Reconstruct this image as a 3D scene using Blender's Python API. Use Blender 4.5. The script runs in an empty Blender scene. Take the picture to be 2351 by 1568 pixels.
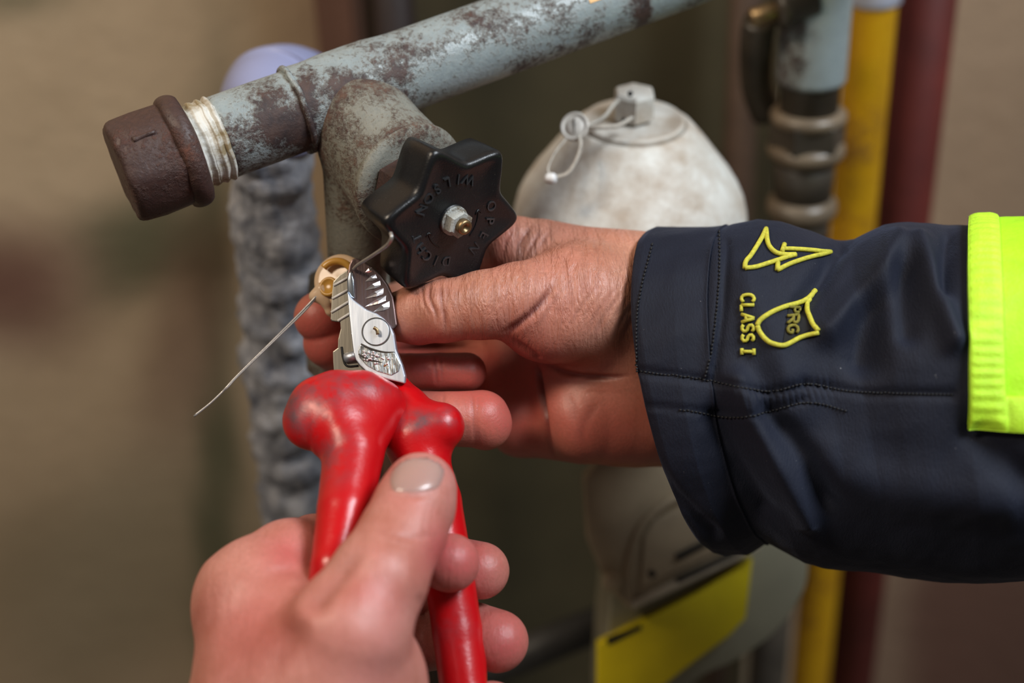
import bpy, bmesh, math, random
import numpy as np
from mathutils import Vector, Matrix, Euler
from mathutils.bvhtree import BVHTree
import openvdb

# ---------------------------------------------------------------- camera, world, lights
SC = bpy.context.scene
COL = SC.collection
F = 50.0 / 36.0 * 2351
cd = bpy.data.cameras.new('camera'); cam = bpy.data.objects.new('camera', cd); COL.objects.link(cam)
cd.lens = 50; cd.sensor_width = 36; cd.clip_start = 0.02; cd.clip_end = 50
CAM_LOC = Vector((0, 0, 1.35))
M = Matrix.Translation(CAM_LOC) @ Euler((math.radians(60), 0, 0)).to_matrix().to_4x4() @ Matrix.Rotation(math.radians(-2.3), 4, 'Z')
cam.matrix_world = M
cd.dof.use_dof = True; cd.dof.focus_distance = 0.488; cd.dof.aperture_fstop = 4.0; cd.dof.aperture_blades = 9
SC.camera = cam
SC.view_settings.view_transform = 'Standard'; SC.view_settings.look = 'None'
SC.view_settings.exposure = 0.0; SC.view_settings.gamma = 1; SC.view_settings.use_curve_mapping = False
SC.cycles.use_denoising = True
SC.cycles.max_bounces = 8; SC.cycles.transmission_bounces = 8

W = bpy.data.worlds.new('world'); SC.world = W; W.use_nodes = True
W.node_tree.nodes['Background'].inputs[0].default_value = (1.0, 0.90, 0.80, 1)
W.node_tree.nodes['Background'].inputs[1].default_value = 0.10

def area(name, loc, target, size, energy, color):
    l = bpy.data.lights.new(name, 'AREA'); l.shape = 'RECTANGLE'; l.size = size[0]; l.size_y = size[1]
    l.energy = energy; l.color = color
    o = bpy.data.objects.new(name, l); COL.objects.link(o)
    o.location = loc; o.rotation_euler = (Vector(target) - Vector(loc)).to_track_quat('-Z', 'Y').to_euler()
    return o
TGT = M @ Vector((0, 0, -0.5))
area('window_light', (0.75, 0.12, 2.1), TGT, (0.6, 0.4), 21, (0.86, 0.93, 1.0))
area('ceiling_lamp', (-0.75, 0.05, 2.1), (-0.42, 0.9, 1.38), (0.5, 0.2), 12, (1.0, 0.84, 0.66))

# ---------------------------------------------------------------- helpers
R_ = np.array(M.to_3x3()); T_ = np.array(M.translation)
def C(px, py, d):                       # point of the picture at depth d (mm) -> camera-frame millimetres
    return np.array([(px - 1175.5) * d / F, -(py - 784) * d / F, -float(d)])
def c2w(v):
    v = np.asarray(v, float).reshape(-1, 3) / 1000.0
    return v @ R_.T + T_
def P(px, py, d):
    return Vector(c2w(C(px, py, d))[0])
def w2px(v):
    c = (np.asarray(v).reshape(-1, 3) - T_) @ R_
    return 1175.5 + F * c[:, 0] / -c[:, 2], 784 - F * c[:, 1] / -c[:, 2], -c[:, 2] * 1000
def PY(px, py, y):                      # point where the sight line meets the vertical plane Y = y (metres)
    d = c2w(C(px, py, 1000))[0] - T_
    return Vector(T_ + d * (y / d[1]))

class Thing:
    def __init__(s, name, label, cat, base, group=None, kind=None):
        s.o = bpy.data.objects.new(name, None); COL.objects.link(s.o); s.o.empty_display_size = 0.02
        s.o.location = base; s.b = np.array(base, float)
        s.o['label'] = label; s.o['category'] = cat
        if group: s.o['group'] = group
        if kind: s.o['kind'] = kind
    def add(s, name, geo, mat, parent=None, label=None, smooth=True, attrs=None):
        v, f = geo[0], geo[1]
        o = mk(name, np.asarray(v) - s.b, f, mat, smooth, attrs)
        o.parent = parent or s.o
        if label: o['label'] = label
        return o
def mk(name, v, f, mat, smooth=True, attrs=None):
    me = bpy.data.meshes.new(name)
    if isinstance(f, np.ndarray): f = f.tolist()
    me.from_pydata(np.asarray(v).tolist(), [], f); me.update()
    if smooth: me.polygons.foreach_set('use_smooth', [True] * len(me.polygons))
    if attrs:
        for k, a in attrs.items():
            at = me.attributes.new(k, 'FLOAT', 'POINT'); at.data.foreach_set('value', np.asarray(a, np.float32))
    me.materials.append(mat)
    o = bpy.data.objects.new(name, me); COL.objects.link(o)
    return o
def single(name, geo, mat, label=None, cat=None, group=None, kind=None, smooth=True, attrs=None, base=None):
    v = np.asarray(geo[0]); b = np.array([v[:, 0].mean(), v[:, 1].mean(), v[:, 2].min()]) if base is None else np.array(base)
    o = mk(name, v - b, geo[1], mat, smooth, attrs); o.location = b
    if label: o['label'] = label
    if cat: o['category'] = cat
    if group: o['group'] = group
    if kind: o['kind'] = kind
    return o
def join(*gs):
    V, Fc, n = [], [], 0
    for v, f in gs:
        v = np.asarray(v); V.append(v); Fc += [[i + n for i in q] for q in f]; n += len(v)
    return np.vstack(V), Fc
def frame(a, up=(0, 0, 1)):
    a = np.array(a, float); a /= np.linalg.norm(a)
    u = np.array(up, float)
    if abs(u @ a) > 0.95: u = np.array([1.0, 0, 0])
    x = np.cross(u, a); x /= np.linalg.norm(x); y = np.cross(a, x)
    return a, x, y
def lathe(p, a, prof, seg=48, up=(0, 0, 1), rfun=None, caps=True):
    """prof: list of (t, r) in metres along axis a from p"""
    a, x, y = frame(a, up); p = np.array(p, float)
    th = np.arange(seg) / seg * 2 * math.pi
    V = []
    for i, (t, r) in enumerate(prof):
        rr = r * (rfun(th, t) if rfun else 1.0) * np.ones(seg)
        V.append(p + a * t + np.outer(rr * np.cos(th), x) + np.outer(rr * np.sin(th), y))
    n = len(prof); V = np.vstack(V); fs = []
    for i in range(n - 1):
        for j in range(seg):
            k = (j + 1) % seg
            fs.append([i * seg + j, i * seg + k, (i + 1) * seg + k, (i + 1) * seg + j])
    if caps:
        fs.append([j for j in range(seg)][::-1]); fs.append([(n - 1) * seg + j for j in range(seg)])
    return V, fs
def tube(pts, r, seg=10, caps=True):
    pts = np.array([list(q) for q in pts], float); n = len(pts)
    rs = np.ones(n) * r
    tg = np.gradient(pts, axis=0); tg /= np.linalg.norm(tg, axis=1)[:, None] + 1e-12
    x = np.cross(tg[0], [0, 0, 1.0]);
    if np.linalg.norm(x) < 1e-3: x = np.cross(tg[0], [1.0, 0, 0])
    V = []; th = np.arange(seg) / seg * 2 * math.pi
    for i in range(n):
        x = x - tg[i] * (x @ tg[i]); x /= np.linalg.norm(x); y = np.cross(tg[i], x)
        V.append(pts[i] + rs[i] * (np.outer(np.cos(th), x) + np.outer(np.sin(th), y)))
    V = np.vstack(V); fs = []
    for i in range(n - 1):
        for j in range(seg):
            k = (j + 1) % seg
            fs.append([i * seg + j, i * seg + k, (i + 1) * seg + k, (i + 1) * seg + j])
    if caps: fs.append([j for j in range(seg)][::-1]); fs.append([(n - 1) * seg + j for j in range(seg)])
    return V, fs
def smooth_path(pts, n=40):             # Catmull-Rom through points
    p = np.array([list(q) for q in pts], float); p = np.vstack([2 * p[0] - p[1], p, 2 * p[-1] - p[-2]])
    out = []; m = len(p) - 3
    for i in range(n):
        s = i / (n - 1) * m; k = min(int(s), m - 1); t = s - k
        a, b, c, d = p[k:k + 4]
        out.append(0.5 * ((2 * b) + (c - a) * t + (2 * a - 5 * b + 4 * c - d) * t * t + (3 * b - a - 3 * c + d) * t ** 3))
    return np.array(out)
def bm_geo(bm):
    bm.verts.index_update()
    v = np.array([q.co[:] for q in bm.verts]); f = [[w.index for w in q.verts] for q in bm.faces]; bm.free(); return v, f
def prism(poly, t, ext, bevel=0.0, seg=2):
    """poly: world points (front outline), ext: world vector to the back"""
    bm = bmesh.new(); ext = Vector(ext)
    vs = [bm.verts.new(Vector(q)) for q in poly]; f = bm.faces.new(vs)
    r = bmesh.ops.extrude_face_region(bm, geom=[f])
    for v in [g for g in r['geom'] if isinstance(g, bmesh.types.BMVert)]: v.co += ext * t
    bmesh.ops.recalc_face_normals(bm, faces=bm.faces)
    if bevel > 0:
        bmesh.ops.bevel(bm, geom=list(bm.edges), offset=bevel, segments=seg, profile=0.6, affect='EDGES', clamp_overlap=True)
    return bm_geo(bm)
def plate(pts, dep, thick, bevel=0.3, smoothn=0, seg=2):
    """outline in picture points; dep: number or f(px,py) in mm; thickness in mm straight away from the viewer"""
    d = dep if callable(dep) else (lambda x, y: dep)
    if smoothn:
        q = smooth_path([(a, b, 0) for a, b in list(pts) + [pts[0]]], smoothn)[:-1]; pts = [(a, b) for a, b, _ in q]
    poly = [P(x, y, d(x, y)) for x, y in pts]
    return prism(poly, thick / 1000, R_ @ np.array([0, 0, -1.0]), bevel / 1000, seg)
def box(lo, hi, bevel=0.0):
    bm = bmesh.new(); bmesh.ops.create_cube(bm, size=1)
    for v in bm.verts: v.co = Vector([(lo[i] + hi[i]) / 2 + v.co[i] * (hi[i] - lo[i]) for i in range(3)])
    if bevel: bmesh.ops.bevel(bm, geom=list(bm.edges), offset=bevel, segments=2, affect='EDGES')
    return bm_geo(bm)

# smooth noise on points (cheap value noise sum of sines)
_rs = np.random.RandomState(7)
_K = _rs.normal(size=(24, 3)); _K /= np.linalg.norm(_K, axis=1)[:, None]; _PH = _rs.uniform(0, 6.28, 24)
def nz(v, scale):                      # ~[-1,1]
    v = np.asarray(v) * scale; s = 0
    for i in range(12): s = s + np.sin(v @ _K[i] * (1 + 0.13 * i) + _PH[i] + 1.3 * np.sin(v @ _K[i + 12] * 0.7 + _PH[i + 12]))
    return s / 4.0

# ---- distance-field bodies (camera-frame millimetres)
class Field:
    def __init__(s, lo, hi, h):
        s.lo = np.array(lo, float); s.h = h
        s.n = np.ceil((np.array(hi) - s.lo) / h).astype(int)
        s.f = np.full(s.n, 1000.0, np.float32)
    def _sub(s, lo, hi):
        a = np.clip(np.floor((lo - s.lo) / s.h).astype(int), 0, s.n); b = np.clip(np.ceil((hi - s.lo) / s.h).astype(int) + 1, 0, s.n)
        ax = [(s.lo[i] + np.arange(a[i], b[i]) * s.h).astype(np.float32) for i in range(3)]
        return a, b, ax
    def cone(s, A, ra, B, rb, k=4.0, cut=False, flat=None):
        A = np.array(A, float); B = np.array(B, float); m = k + 3 * s.h
        lo = np.minimum(A - ra, B - rb) - m; hi = np.maximum(A + ra, B + rb) + m
        a, b, (X, Y, Z) = s._sub(lo, hi)
        if min(b - a) <= 0: return
        X = X[:, None, None] - A[0]; Y = Y[None, :, None] - A[1]; Z = Z[None, None, :] - A[2]
        v = B - A; L = float(v @ v) + 1e-9
        t = np.clip((X * v[0] + Y * v[1] + Z * v[2]) / L, 0, 1)
        dz = (Z - t * v[2])
        if flat: dz = dz / flat
        d = np.sqrt((X - t * v[0]) ** 2 + (Y - t * v[1]) ** 2 + dz ** 2) - (ra + t * (rb - ra))
        if flat: d = d * min(1, flat)
        g = s.f[a[0]:b[0], a[1]:b[1], a[2]:b[2]]
        if cut:
            d = -d; h = np.clip(k - np.abs(g - d), 0, None) / k
            g[...] = np.maximum(g, d) + h * h * k * 0.25
        else:
            h = np.clip(k - np.abs(g - d), 0, None) / k
            g[...] = np.minimum(g, d) - h * h * k * 0.25
    def mesh(s):
        band = 3 * s.h
        g = openvdb.FloatGrid(background=band)
        g.copyFromArray(np.clip(s.f, -band, band).astype(np.float32))
        p, q = g.convertToQuads(0.0)
        v = s.lo + np.asarray(p, float) * s.h; q = np.asarray(q)
        a, b, c = v[q[:, 0]], v[q[:, 1]], v[q[:, 2]]
        vol = np.einsum('ij,ij->i', np.cross(a, b), c).sum() + np.einsum('ij,ij->i', np.cross(v[q[:, 0]], v[q[:, 2]]), v[q[:, 3]]).sum()
        if vol < 0: q = q[:, ::-1]
        return v, q
def chain(fl, pts, k, kk=0.5):
    """pts: (px,py,depth_mm,radius_px[,flatness])"""
    for i in range(len(pts) - 1):
        a, b = pts[i], pts[i + 1]
        fl.cone(C(*a[:3]), a[3] * a[2] / F, C(*b[:3]), b[3] * b[2] / F, k if i == 0 else k * kk)
def vnormals(v, q):
    n = np.cross(v[q[:, 2]] - v[q[:, 0]], v[q[:, 3]] - v[q[:, 1]]); N = np.zeros_like(v)
    for i in range(4): np.add.at(N, q[:, i], n)
    return N / (np.linalg.norm(N, axis=1)[:, None] + 1e-12)
def relax(v, q, it=2, lam=0.5):
    e = np.vstack([q[:, [0, 1]], q[:, [1, 2]], q[:, [2, 3]], q[:, [3, 0]]])
    for _ in range(it):
        s = np.zeros_like(v); c = np.zeros(len(v))
        np.add.at(s, e[:, 0], v[e[:, 1]]); np.add.at(c, e[:, 0], 1)
        v = v + lam * (s / np.maximum(c, 1)[:, None] - v)
    return v
def pxof(v):
    return 1175.5 + F * v[:, 0] / -v[:, 2], 784 - F * v[:, 1] / -v[:, 2]
def poly_dist(x, y, pts):
    D = np.full(len(x), 1e9); T = np.zeros(len(x)); n = len(pts) - 1
    for i in range(n):
        (ax, ay), (bx, by) = pts[i], pts[i + 1]
        vx, vy = bx - ax, by - ay; t = np.clip(((x - ax) * vx + (y - ay) * vy) / (vx * vx + vy * vy), 0, 1)
        d = np.hypot(x - ax - t * vx, y - ay - t * vy); m = d < D
        D[m] = d[m]; T[m] = ((i + t) / n)[m]
    return D, T
def grooves(v, q, lines):
    N = vnormals(v, q); x, y = pxof(v)
    view = v / np.linalg.norm(v, axis=1)[:, None]
    fr = np.clip(-(N * view).sum(1), 0, 1); fr = np.clip(fr * 2.5, 0, 1)
    disp = np.zeros(len(v))
    for pts, w, dep in lines:
        if len(pts) > 2: pts = [(a, b) for a, b, _ in smooth_path([(a, b, 0) for a, b in pts], 6 * len(pts))]
        D, T = poly_dist(x, y, pts)
        taper = np.clip(np.minimum(T * 5, (1 - T) * 2.6), 0.0, 1)
        disp -= dep * np.exp(-(D / w) ** 2) * (0.03 + 0.97 * taper)
    return v + N * (disp * fr)[:, None], np.exp(-0) * -disp * fr

# ---------------------------------------------------------------- materials
class Mat:
    def __init__(s, name):
        s.m = bpy.data.materials.new(name); s.m.use_nodes = True; s.t = s.m.node_tree; s.n = s.t.nodes
        s.b = s.n['Principled BSDF']; s.tc = s.n.new('ShaderNodeTexCoord')
    def link(s, a, b): s.t.links.new(a, b)
    def set(s, **k):
        for a, v in k.items():
            s.b.inputs[a.replace('_', ' ')].default_value = v
        return s
    def noise(s, scale, detail=4, rough=0.6, dist=0.0, map=None, coord='Object'):
        n = s.n.new('ShaderNodeTexNoise'); n.inputs['Scale'].default_value = scale; n.inputs['Detail'].default_value = detail
        n.inputs['Roughness'].default_value = rough; n.inputs['Distortion'].default_value = dist
        if map:
            mp = s.n.new('ShaderNodeMapping'); s.link(s.tc.outputs[coord], mp.inputs[0])
            mp.inputs['Rotation'].default_value = map[0]; mp.inputs['Scale'].default_value = map[1]; s.link(mp.outputs[0], n.inputs[0])
        else: s.link(s.tc.outputs[coord], n.inputs[0])
        return n.outputs[0]
    def ramp(s, fac, stops, interp='LINEAR'):
        r = s.n.new('ShaderNodeValToRGB'); r.color_ramp.interpolation = interp
        while len(r.color_ramp.elements) < len(stops): r.color_ramp.elements.new(0.5)
        for e, (p, c) in zip(r.color_ramp.elements, stops):
            e.position = p; e.color = (c, c, c, 1) if isinstance(c, (int, float)) else (*c, 1)
        s.link(fac, r.inputs[0]); return r.outputs[0]
    def mix(s, fac, a, b, mode='MIX'):
        m = s.n.new('ShaderNodeMix'); m.data_type = 'RGBA'; m.blend_type = mode
        for v, i in ((fac, 0), (a, 6), (b, 7)):
            if isinstance(v, (int, float)): m.inputs[i].default_value = v
            elif isinstance(v, tuple): m.inputs[i].default_value = (*v, 1)
            else: s.link(v, m.inputs[i])
        return m.outputs[2]
    def math(s, op, a, b=0.0, clamp=False):
        m = s.n.new('ShaderNodeMath'); m.operation = op; m.use_clamp = clamp
        for i, v in enumerate((a, b)):
            if isinstance(v, (int, float)): m.inputs[i].default_value = v
            else: s.link(v, m.inputs[i])
        return m.outputs[0]
    def attr(s, name):
        a = s.n.new('ShaderNodeAttribute'); a.attribute_name = name; return a.outputs['Fac']
    def bump(s, h, dist=0.0005, strength=1.0, prev=None):
        b = s.n.new('ShaderNodeBump'); b.inputs['Distance'].default_value = dist; b.inputs['Strength'].default_value = strength
        s.link(h, b.inputs['Height'])
        if prev: s.link(prev, b.inputs['Normal'])
        return b.outputs[0]
    def out(s, color=None, rough=None, normal=None, metal=None):
        if color is not None: s.link(color, s.b.inputs['Base Color'])
        if rough is not None: s.link(rough, s.b.inputs['Roughness'])
        if normal is not None: s.link(normal, s.b.inputs['Normal'])
        if metal is not None: s.link(metal, s.b.inputs['Metallic'])
        return s.m

def flat(name, col, rough=0.6, metal=0.0, var=0.25, scale=60, bump=0.0):
    m = Mat(name); m.set(Roughness=rough, Metallic=metal)
    n = m.noise(scale); c = m.mix(m.ramp(n, [(0.3, 0.0), (0.75, 1.0)]), tuple(x * (1 - var) for x in col), tuple(min(1, x * (1 + var)) for x in col))
    return m.out(c, normal=m.bump(m.noise(scale * 6), bump) if bump else None)
def painted(name, paint, paint2, rust, rust2, amount=0.5, scale=55, rough=0.38):
    m = Mat(name)
    base = m.noise(scale, 8, 0.65); big = m.noise(scale * 0.35, 3); fine = m.noise(scale * 9, 4, 0.7)
    val = m.math('ADD', m.math('ADD', base, m.math('MULTIPLY', m.math('SUBTRACT', big, 0.5), 0.6)), m.math('MULTIPLY', m.math('SUBTRACT', fine, 0.5), 0.85))
    val = m.math('ADD', val, m.math('MULTIPLY', m.attr('rust'), 0.30))
    th = 0.66 - 0.2 * (amount - 0.5)
    mask = m.ramp(val, [(th - 0.12, 0.0), (th + 0.10, 1.0)])
    pc = m.mix(m.ramp(fine, [(0.35, 0.0), (0.7, 1.0)]), paint, paint2)
    dust = m.ramp(val, [(th - 0.22, 0.0), (th, 0.55)])
    pc = m.mix(dust, pc, (paint[0] * 0.75, paint[1] * 0.62, paint[2] * 0.50))
    rc = m.mix(m.ramp(m.noise(scale * 3, 6, 0.7), [(0.35, 0.0), (0.65, 1.0)]), rust, rust2)
    c = m.mix(mask, pc, rc)
    r = m.math('ADD', m.math('MULTIPLY', mask, 0.35), rough)
    hh = m.math('ADD', m.math('MULTIPLY', mask, 0.35), m.math('MULTIPLY', fine, 0.5))
    return m.out(c, r, m.bump(hh, 0.0006))

def skin(name, tint=(1, 1, 1), wrinkle_rot=(0, 0, 0), wr=1.0):
    m = Mat(name)
    blot = m.noise(45, 4, 0.6); fine = m.noise(900, 4, 0.7)
    a = m.mix(m.ramp(blot, [(0.3, 0.0), (0.7, 1.0)]), (0.40 * tint[0], 0.15 * tint[1], 0.092 * tint[2]), (0.58 * tint[0], 0.29 * tint[1], 0.195 * tint[2]))
    a = m.mix(m.ramp(m.noise(22, 3, 0.6), [(0.42, 0.0), (0.68, 0.55)]), a, (0.50 * tint[0], 0.16 * tint[1], 0.13 * tint[2]))
    red = m.attr('red')
    a = m.mix(red, a, (0.47 * tint[0], 0.085 * tint[1], 0.07 * tint[2]))
    a = m.mix(m.ramp(fine, [(0.35, 0.35), (0.65, 0.0)]), a, (0.27, 0.10, 0.065))
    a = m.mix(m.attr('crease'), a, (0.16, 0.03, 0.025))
    wv = m.noise(330, 4, 0.65, 0.5, map=(wrinkle_rot, (1.0, 0.22, 0.22)))
    wrk = m.math('MULTIPLY', m.ramp(wv, [(0.38, 0.0), (0.6, 1.0)]), m.attr('wrinkle'))
    hh = m.math('ADD', m.math('MULTIPLY', wrk, 0.9 * wr), m.math('MULTIPLY', fine, 0.28))
    m.set(Roughness=0.42, Subsurface_Weight=0.22, Subsurface_Radius=(0.004, 0.0016, 0.0008), Subsurface_Scale=1.0)
    m.b.inputs['Specular IOR Level'].default_value = 0.5
    return m.out(a, normal=m.bump(hh, 0.0006, 0.9))

M_skin = skin('skin_tan', wrinkle_rot=(0, math.radians(25), math.radians(10)))
M_skin2 = skin('skin_pink', (1.08, 1.0, 1.2), (0, math.radians(60), 0), 0.45)
M_nail = Mat('nail').set(Base_Color=(0.40, 0.23, 0.20, 1), Roughness=0.3, Subsurface_Weight=0.2, Coat_Weight=0.3).m
M_paint = painted('grey_blue_paint', (0.235, 0.275, 0.285), (0.33, 0.385, 0.395), (0.030, 0.019, 0.020), (0.075, 0.042, 0.034), 0.5, rough=0.30)
M_valve = painted('dusty_green_paint', (0.17, 0.17, 0.145), (0.25, 0.245, 0.205), (0.05, 0.03, 0.026), (0.12, 0.065, 0.045), 0.45, 70, 0.6)
M_capm = painted('rusty_iron', (0.062, 0.031, 0.025), (0.036, 0.021, 0.021), (0.12, 0.045, 0.028), (0.045, 0.022, 0.020), 0.5, 60, 0.5)
M_tape = flat('thread_tape', (0.62, 0.58, 0.47), 0.6, var=0.35, scale=130, bump=0.0003)
def mk_tape():
    m = Mat('tape'); n = m.noise(60, 5, 0.7, map=((0, 0, 0), (1, 1, 2.0)))
    c = m.mix(m.ramp(n, [(0.40, 0.0), (0.58, 1.0)]), (0.62, 0.61, 0.56), (0.27, 0.21, 0.12))
    m.set(Roughness=0.55); return m.out(c, normal=m.bump(m.noise(300), 0.0004))
M_tape = mk_tape()
def mk_black():
    m = Mat('black_bakelite'); n = m.noise(1400, 3, 0.8)
    c = m.mix(m.ramp(n, [(0.62, 0.0), (0.75, 1.0)]), (0.006, 0.006, 0.007), (0.05, 0.043, 0.035))
    r = m.ramp(m.noise(45), [(0.3, 0.26), (0.7, 0.42)]); return m.out(c, r, m.bump(m.noise(1800, 2), 0.00008))
M_black = mk_black()
M_letter = flat('lit_black_letter', (0.028, 0.028, 0.030), 0.30, var=0.3, scale=300)  # same black as the knob, faint light put into the lettering colour
def mk_steel(name, col, rough, s=500, rot=(0, 0, 0), amp=0.00015):
    m = Mat(name).set(Metallic=1.0, Roughness=rough); n = m.noise(s, 3, 0.6, map=(rot, (1, 0.08, 0.08)))
    c = m.mix(m.ramp(n, [(0.3, 0.0), (0.7, 1.0)]), tuple(x * 0.82 for x in col), col)
    return m.out(c, normal=m.bump(n, amp))
M_steel = mk_steel('brushed_steel', (0.74, 0.80, 0.90), 0.45, 500, (0.5, 0.3, 0.2), 0.00006)
M_jaw = mk_steel('jaw_steel', (0.27, 0.25, 0.21), 0.42, 600, (0, 0, 0), 0.00006)
M_darkjaw = mk_steel('dark_jaw_steel', (0.16, 0.11, 0.105), 0.42, 700)
M_glint = flat('ridge_glint', (0.80, 0.80, 0.78), 0.35, 0.0, 0.1, 200)  # steel ridge glints painted as plain white colour
M_chrome = mk_steel('polished_tooth', (0.95, 0.88, 0.88), 0.30, 500, amp=0.0001)
M_zinc = painted('zinc', (0.40, 0.42, 0.40), (0.5, 0.5, 0.46), (0.16, 0.10, 0.05), (0.3, 0.22, 0.12), 0.5, 220, 0.32)
M_brass = mk_steel('old_brass', (0.34, 0.24, 0.13), 0.45, 300)
def mk_red():
    m = Mat('red_insulation'); n = m.noise(60, 6, 0.65)
    g = m.math('MULTIPLY', m.ramp(n, [(0.40, 0.0), (0.62, 1.0)]), m.attr('grime'))
    c = m.mix(g, (0.50, 0.003, 0.006), (0.13, 0.045, 0.055))
    r = m.math('ADD', m.math('MULTIPLY', g, 0.2), 0.28)
    m.set(Subsurface_Weight=0.05, Subsurface_Radius=(0.003, 0.0005, 0.0005)); return m.out(c, r, m.bump(n, 0.0004))
M_red = mk_red()
def mk_white():
    m = Mat('dusty_white_enamel'); n = m.noise(38, 7, 0.7); f = m.noise(260, 4, 0.75)
    c = m.mix(m.ramp(n, [(0.38, 0.0), (0.66, 1.0)]), (0.66, 0.66, 0.62), (0.40, 0.33, 0.26))
    c = m.mix(m.ramp(f, [(0.60, 0.0), (0.78, 0.75)]), c, (0.22, 0.16, 0.11))
    m.set(Roughness=0.6); return m.out(c, normal=m.bump(f, 0.0004))
M_white = mk_white()
M_sealw = flat('seal_plastic', (0.62, 0.58, 0.52), 0.5, var=0.2, scale=200)
M_wirew = flat('seal_wire_light', (0.50, 0.46, 0.40), 0.5, var=0.2, scale=400)
def mk_foil():
    m = Mat('foil_wrap').set(Roughness=0.5, Metallic=0.25); n = m.noise(70, 5, 0.6)
    c = m.mix(m.ramp(n, [(0.35, 0.0), (0.65, 1.0)]), (0.12, 0.13, 0.16), (0.42, 0.43, 0.47))
    return m.out(c, normal=m.bump(m.noise(160, 4), 0.0015))
M_foil = mk_foil()
M_lav = flat('pale_pipe_plastic', (0.24, 0.26, 0.42), 0.45, var=0.06, scale=20)
def mk_cloth():
    m = Mat('dark_twill'); f = m.noise(1500, 3, 0.8, map=((0.3, 0.5, 0.2), (1, 0.3, 0.3))); big = m.noise(18, 4)
    c = m.mix(m.ramp(big, [(0.3, 0.0), (0.7, 1.0)]), (0.006, 0.0075, 0.016), (0.011, 0.014, 0.027))
    c = m.mix(m.ramp(m.noise(420, 2, 0.9), [(0.74, 0.0), (0.80, 1.0)]), c, (0.12, 0.12, 0.13))
    m.set(Roughness=0.7, Sheen_Weight=0.10, Sheen_Roughness=0.4); m.b.inputs['Specular IOR Level'].default_value = 0.25; m.b.inputs['Sheen Tint'].default_value = (0.45, 0.55, 0.9, 1)
    return m.out(c, normal=m.bump(f, 0.0003))
M_cloth = mk_cloth()
M_thread = flat('yellow_thread', (0.60, 0.56, 0.05), 0.6, var=0.25, scale=900, bump=0.0002)
M_threadd = flat('dull_yellow_thread', (0.22, 0.19, 0.02), 0.7, var=0.3, scale=900, bump=0.0002)
M_blackthread = flat('black_fill', (0.006, 0.006, 0.007), 0.9)
M_neon = flat('hi_vis_fabric', (0.42, 0.84, 0.008), 0.65, var=0.10, scale=90, bump=0.0003)
M_neonb = flat('hi_vis_band', (0.50, 0.86, 0.03), 0.6, var=0.12, scale=200, bump=0.0003)
M_yel = painted('yellow_pipe_paint', (0.46, 0.23, 0.003), (0.52, 0.29, 0.005), (0.16, 0.07, 0.004), (0.26, 0.12, 0.004), 0.62, 30)
M_mar = flat('oxide_red_paint', (0.10, 0.013, 0.009), 0.55, var=0.3, scale=25)
M_iron = flat('dark_iron', (0.045, 0.036, 0.026), 0.42, var=0.4, scale=50)
M_ironl = flat('pale_iron', (0.16, 0.12, 0.08), 0.35, var=0.3, scale=60)  # paler iron tone for the nut rings
M_shade_sheet = flat('olive_shade_paint', (0.058, 0.048, 0.024), 0.6, var=0.35, scale=8)
M_post = flat('red_brown_wood', (0.14, 0.065, 0.038), 0.7, var=0.3, scale=9)
M_beige = flat('meter_beige', (0.36, 0.28, 0.18), 0.55, var=0.22, scale=30)
M_greym = flat('meter_grey', (0.25, 0.235, 0.165), 0.55, var=0.12, scale=30)
M_label = flat('yellow_label', (0.70, 0.56, 0.003), 0.5, var=0.15, scale=20)
M_dark = flat('black_ink', (0.008, 0.008, 0.008), 0.6)
M_amber = Mat('amber_plastic').set(Base_Color=(0.66, 0.33, 0.06, 1), Roughness=0.3, Transmission_Weight=0.15, Subsurface_Weight=0.1).m
M_clear = Mat('clear_plastic').set(Base_Color=(0.80, 0.58, 0.38, 1), Roughness=0.18, Transmission_Weight=0.3, IOR=1.3).m
M_wire = flat('grey_wire', (0.42, 0.40, 0.38), 0.35, 0.6, 0.1, 300)
M_sticker = flat('orange_sticker', (0.72, 0.42, 0.16), 0.5, var=0.08)

# ---------------------------------------------------------------- the setting
WALL_Y = 0.90
def mk_wall():
    m = Mat('wall_plaster').set(Roughness=0.85)
    n = m.noise(5, 6, 0.6); f = m.noise(60, 5, 0.7)
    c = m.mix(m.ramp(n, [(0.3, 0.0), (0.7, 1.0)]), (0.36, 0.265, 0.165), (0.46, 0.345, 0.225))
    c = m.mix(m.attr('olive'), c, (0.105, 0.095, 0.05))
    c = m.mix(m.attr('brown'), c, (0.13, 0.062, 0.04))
    c = m.mix(m.ramp(m.noise(28, 3), [(0.70, 0.0), (0.80, 0.6)]), c, (0.14, 0.08, 0.05))
    return m.out(c, normal=m.bump(f, 0.002))
M_wall = mk_wall()
nx, nzv = 200, 160
gx = np.linspace(-1.6, 1.6, nx); gz = np.linspace(0, 2.6, nzv)
X, Z = np.meshgrid(gx, gz); v = np.stack([X.ravel(), np.full(X.size, WALL_Y), Z.ravel()], 1)
fs = [[j * nx + i, j * nx + i + 1, (j + 1) * nx + i + 1, (j + 1) * nx + i] for j in range(nzv - 1) for i in range(nx - 1)]
wx, wy, wd = w2px(v)
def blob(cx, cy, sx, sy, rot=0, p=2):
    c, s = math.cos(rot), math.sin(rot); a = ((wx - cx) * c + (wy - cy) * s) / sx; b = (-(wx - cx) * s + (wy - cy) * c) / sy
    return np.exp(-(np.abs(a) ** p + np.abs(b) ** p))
ol_shade = 1.0 * blob(330, 560, 175, 120, -0.35, 4) + 0.8 * blob(500, 800, 50, 700, 0, 4) + 0.5 * blob(300, 1300, 400, 250, -0.5, 4) + 0.8 * blob(30, -10, 130, 50)  # olive blobs: cast shadows painted into the wall colour
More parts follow.
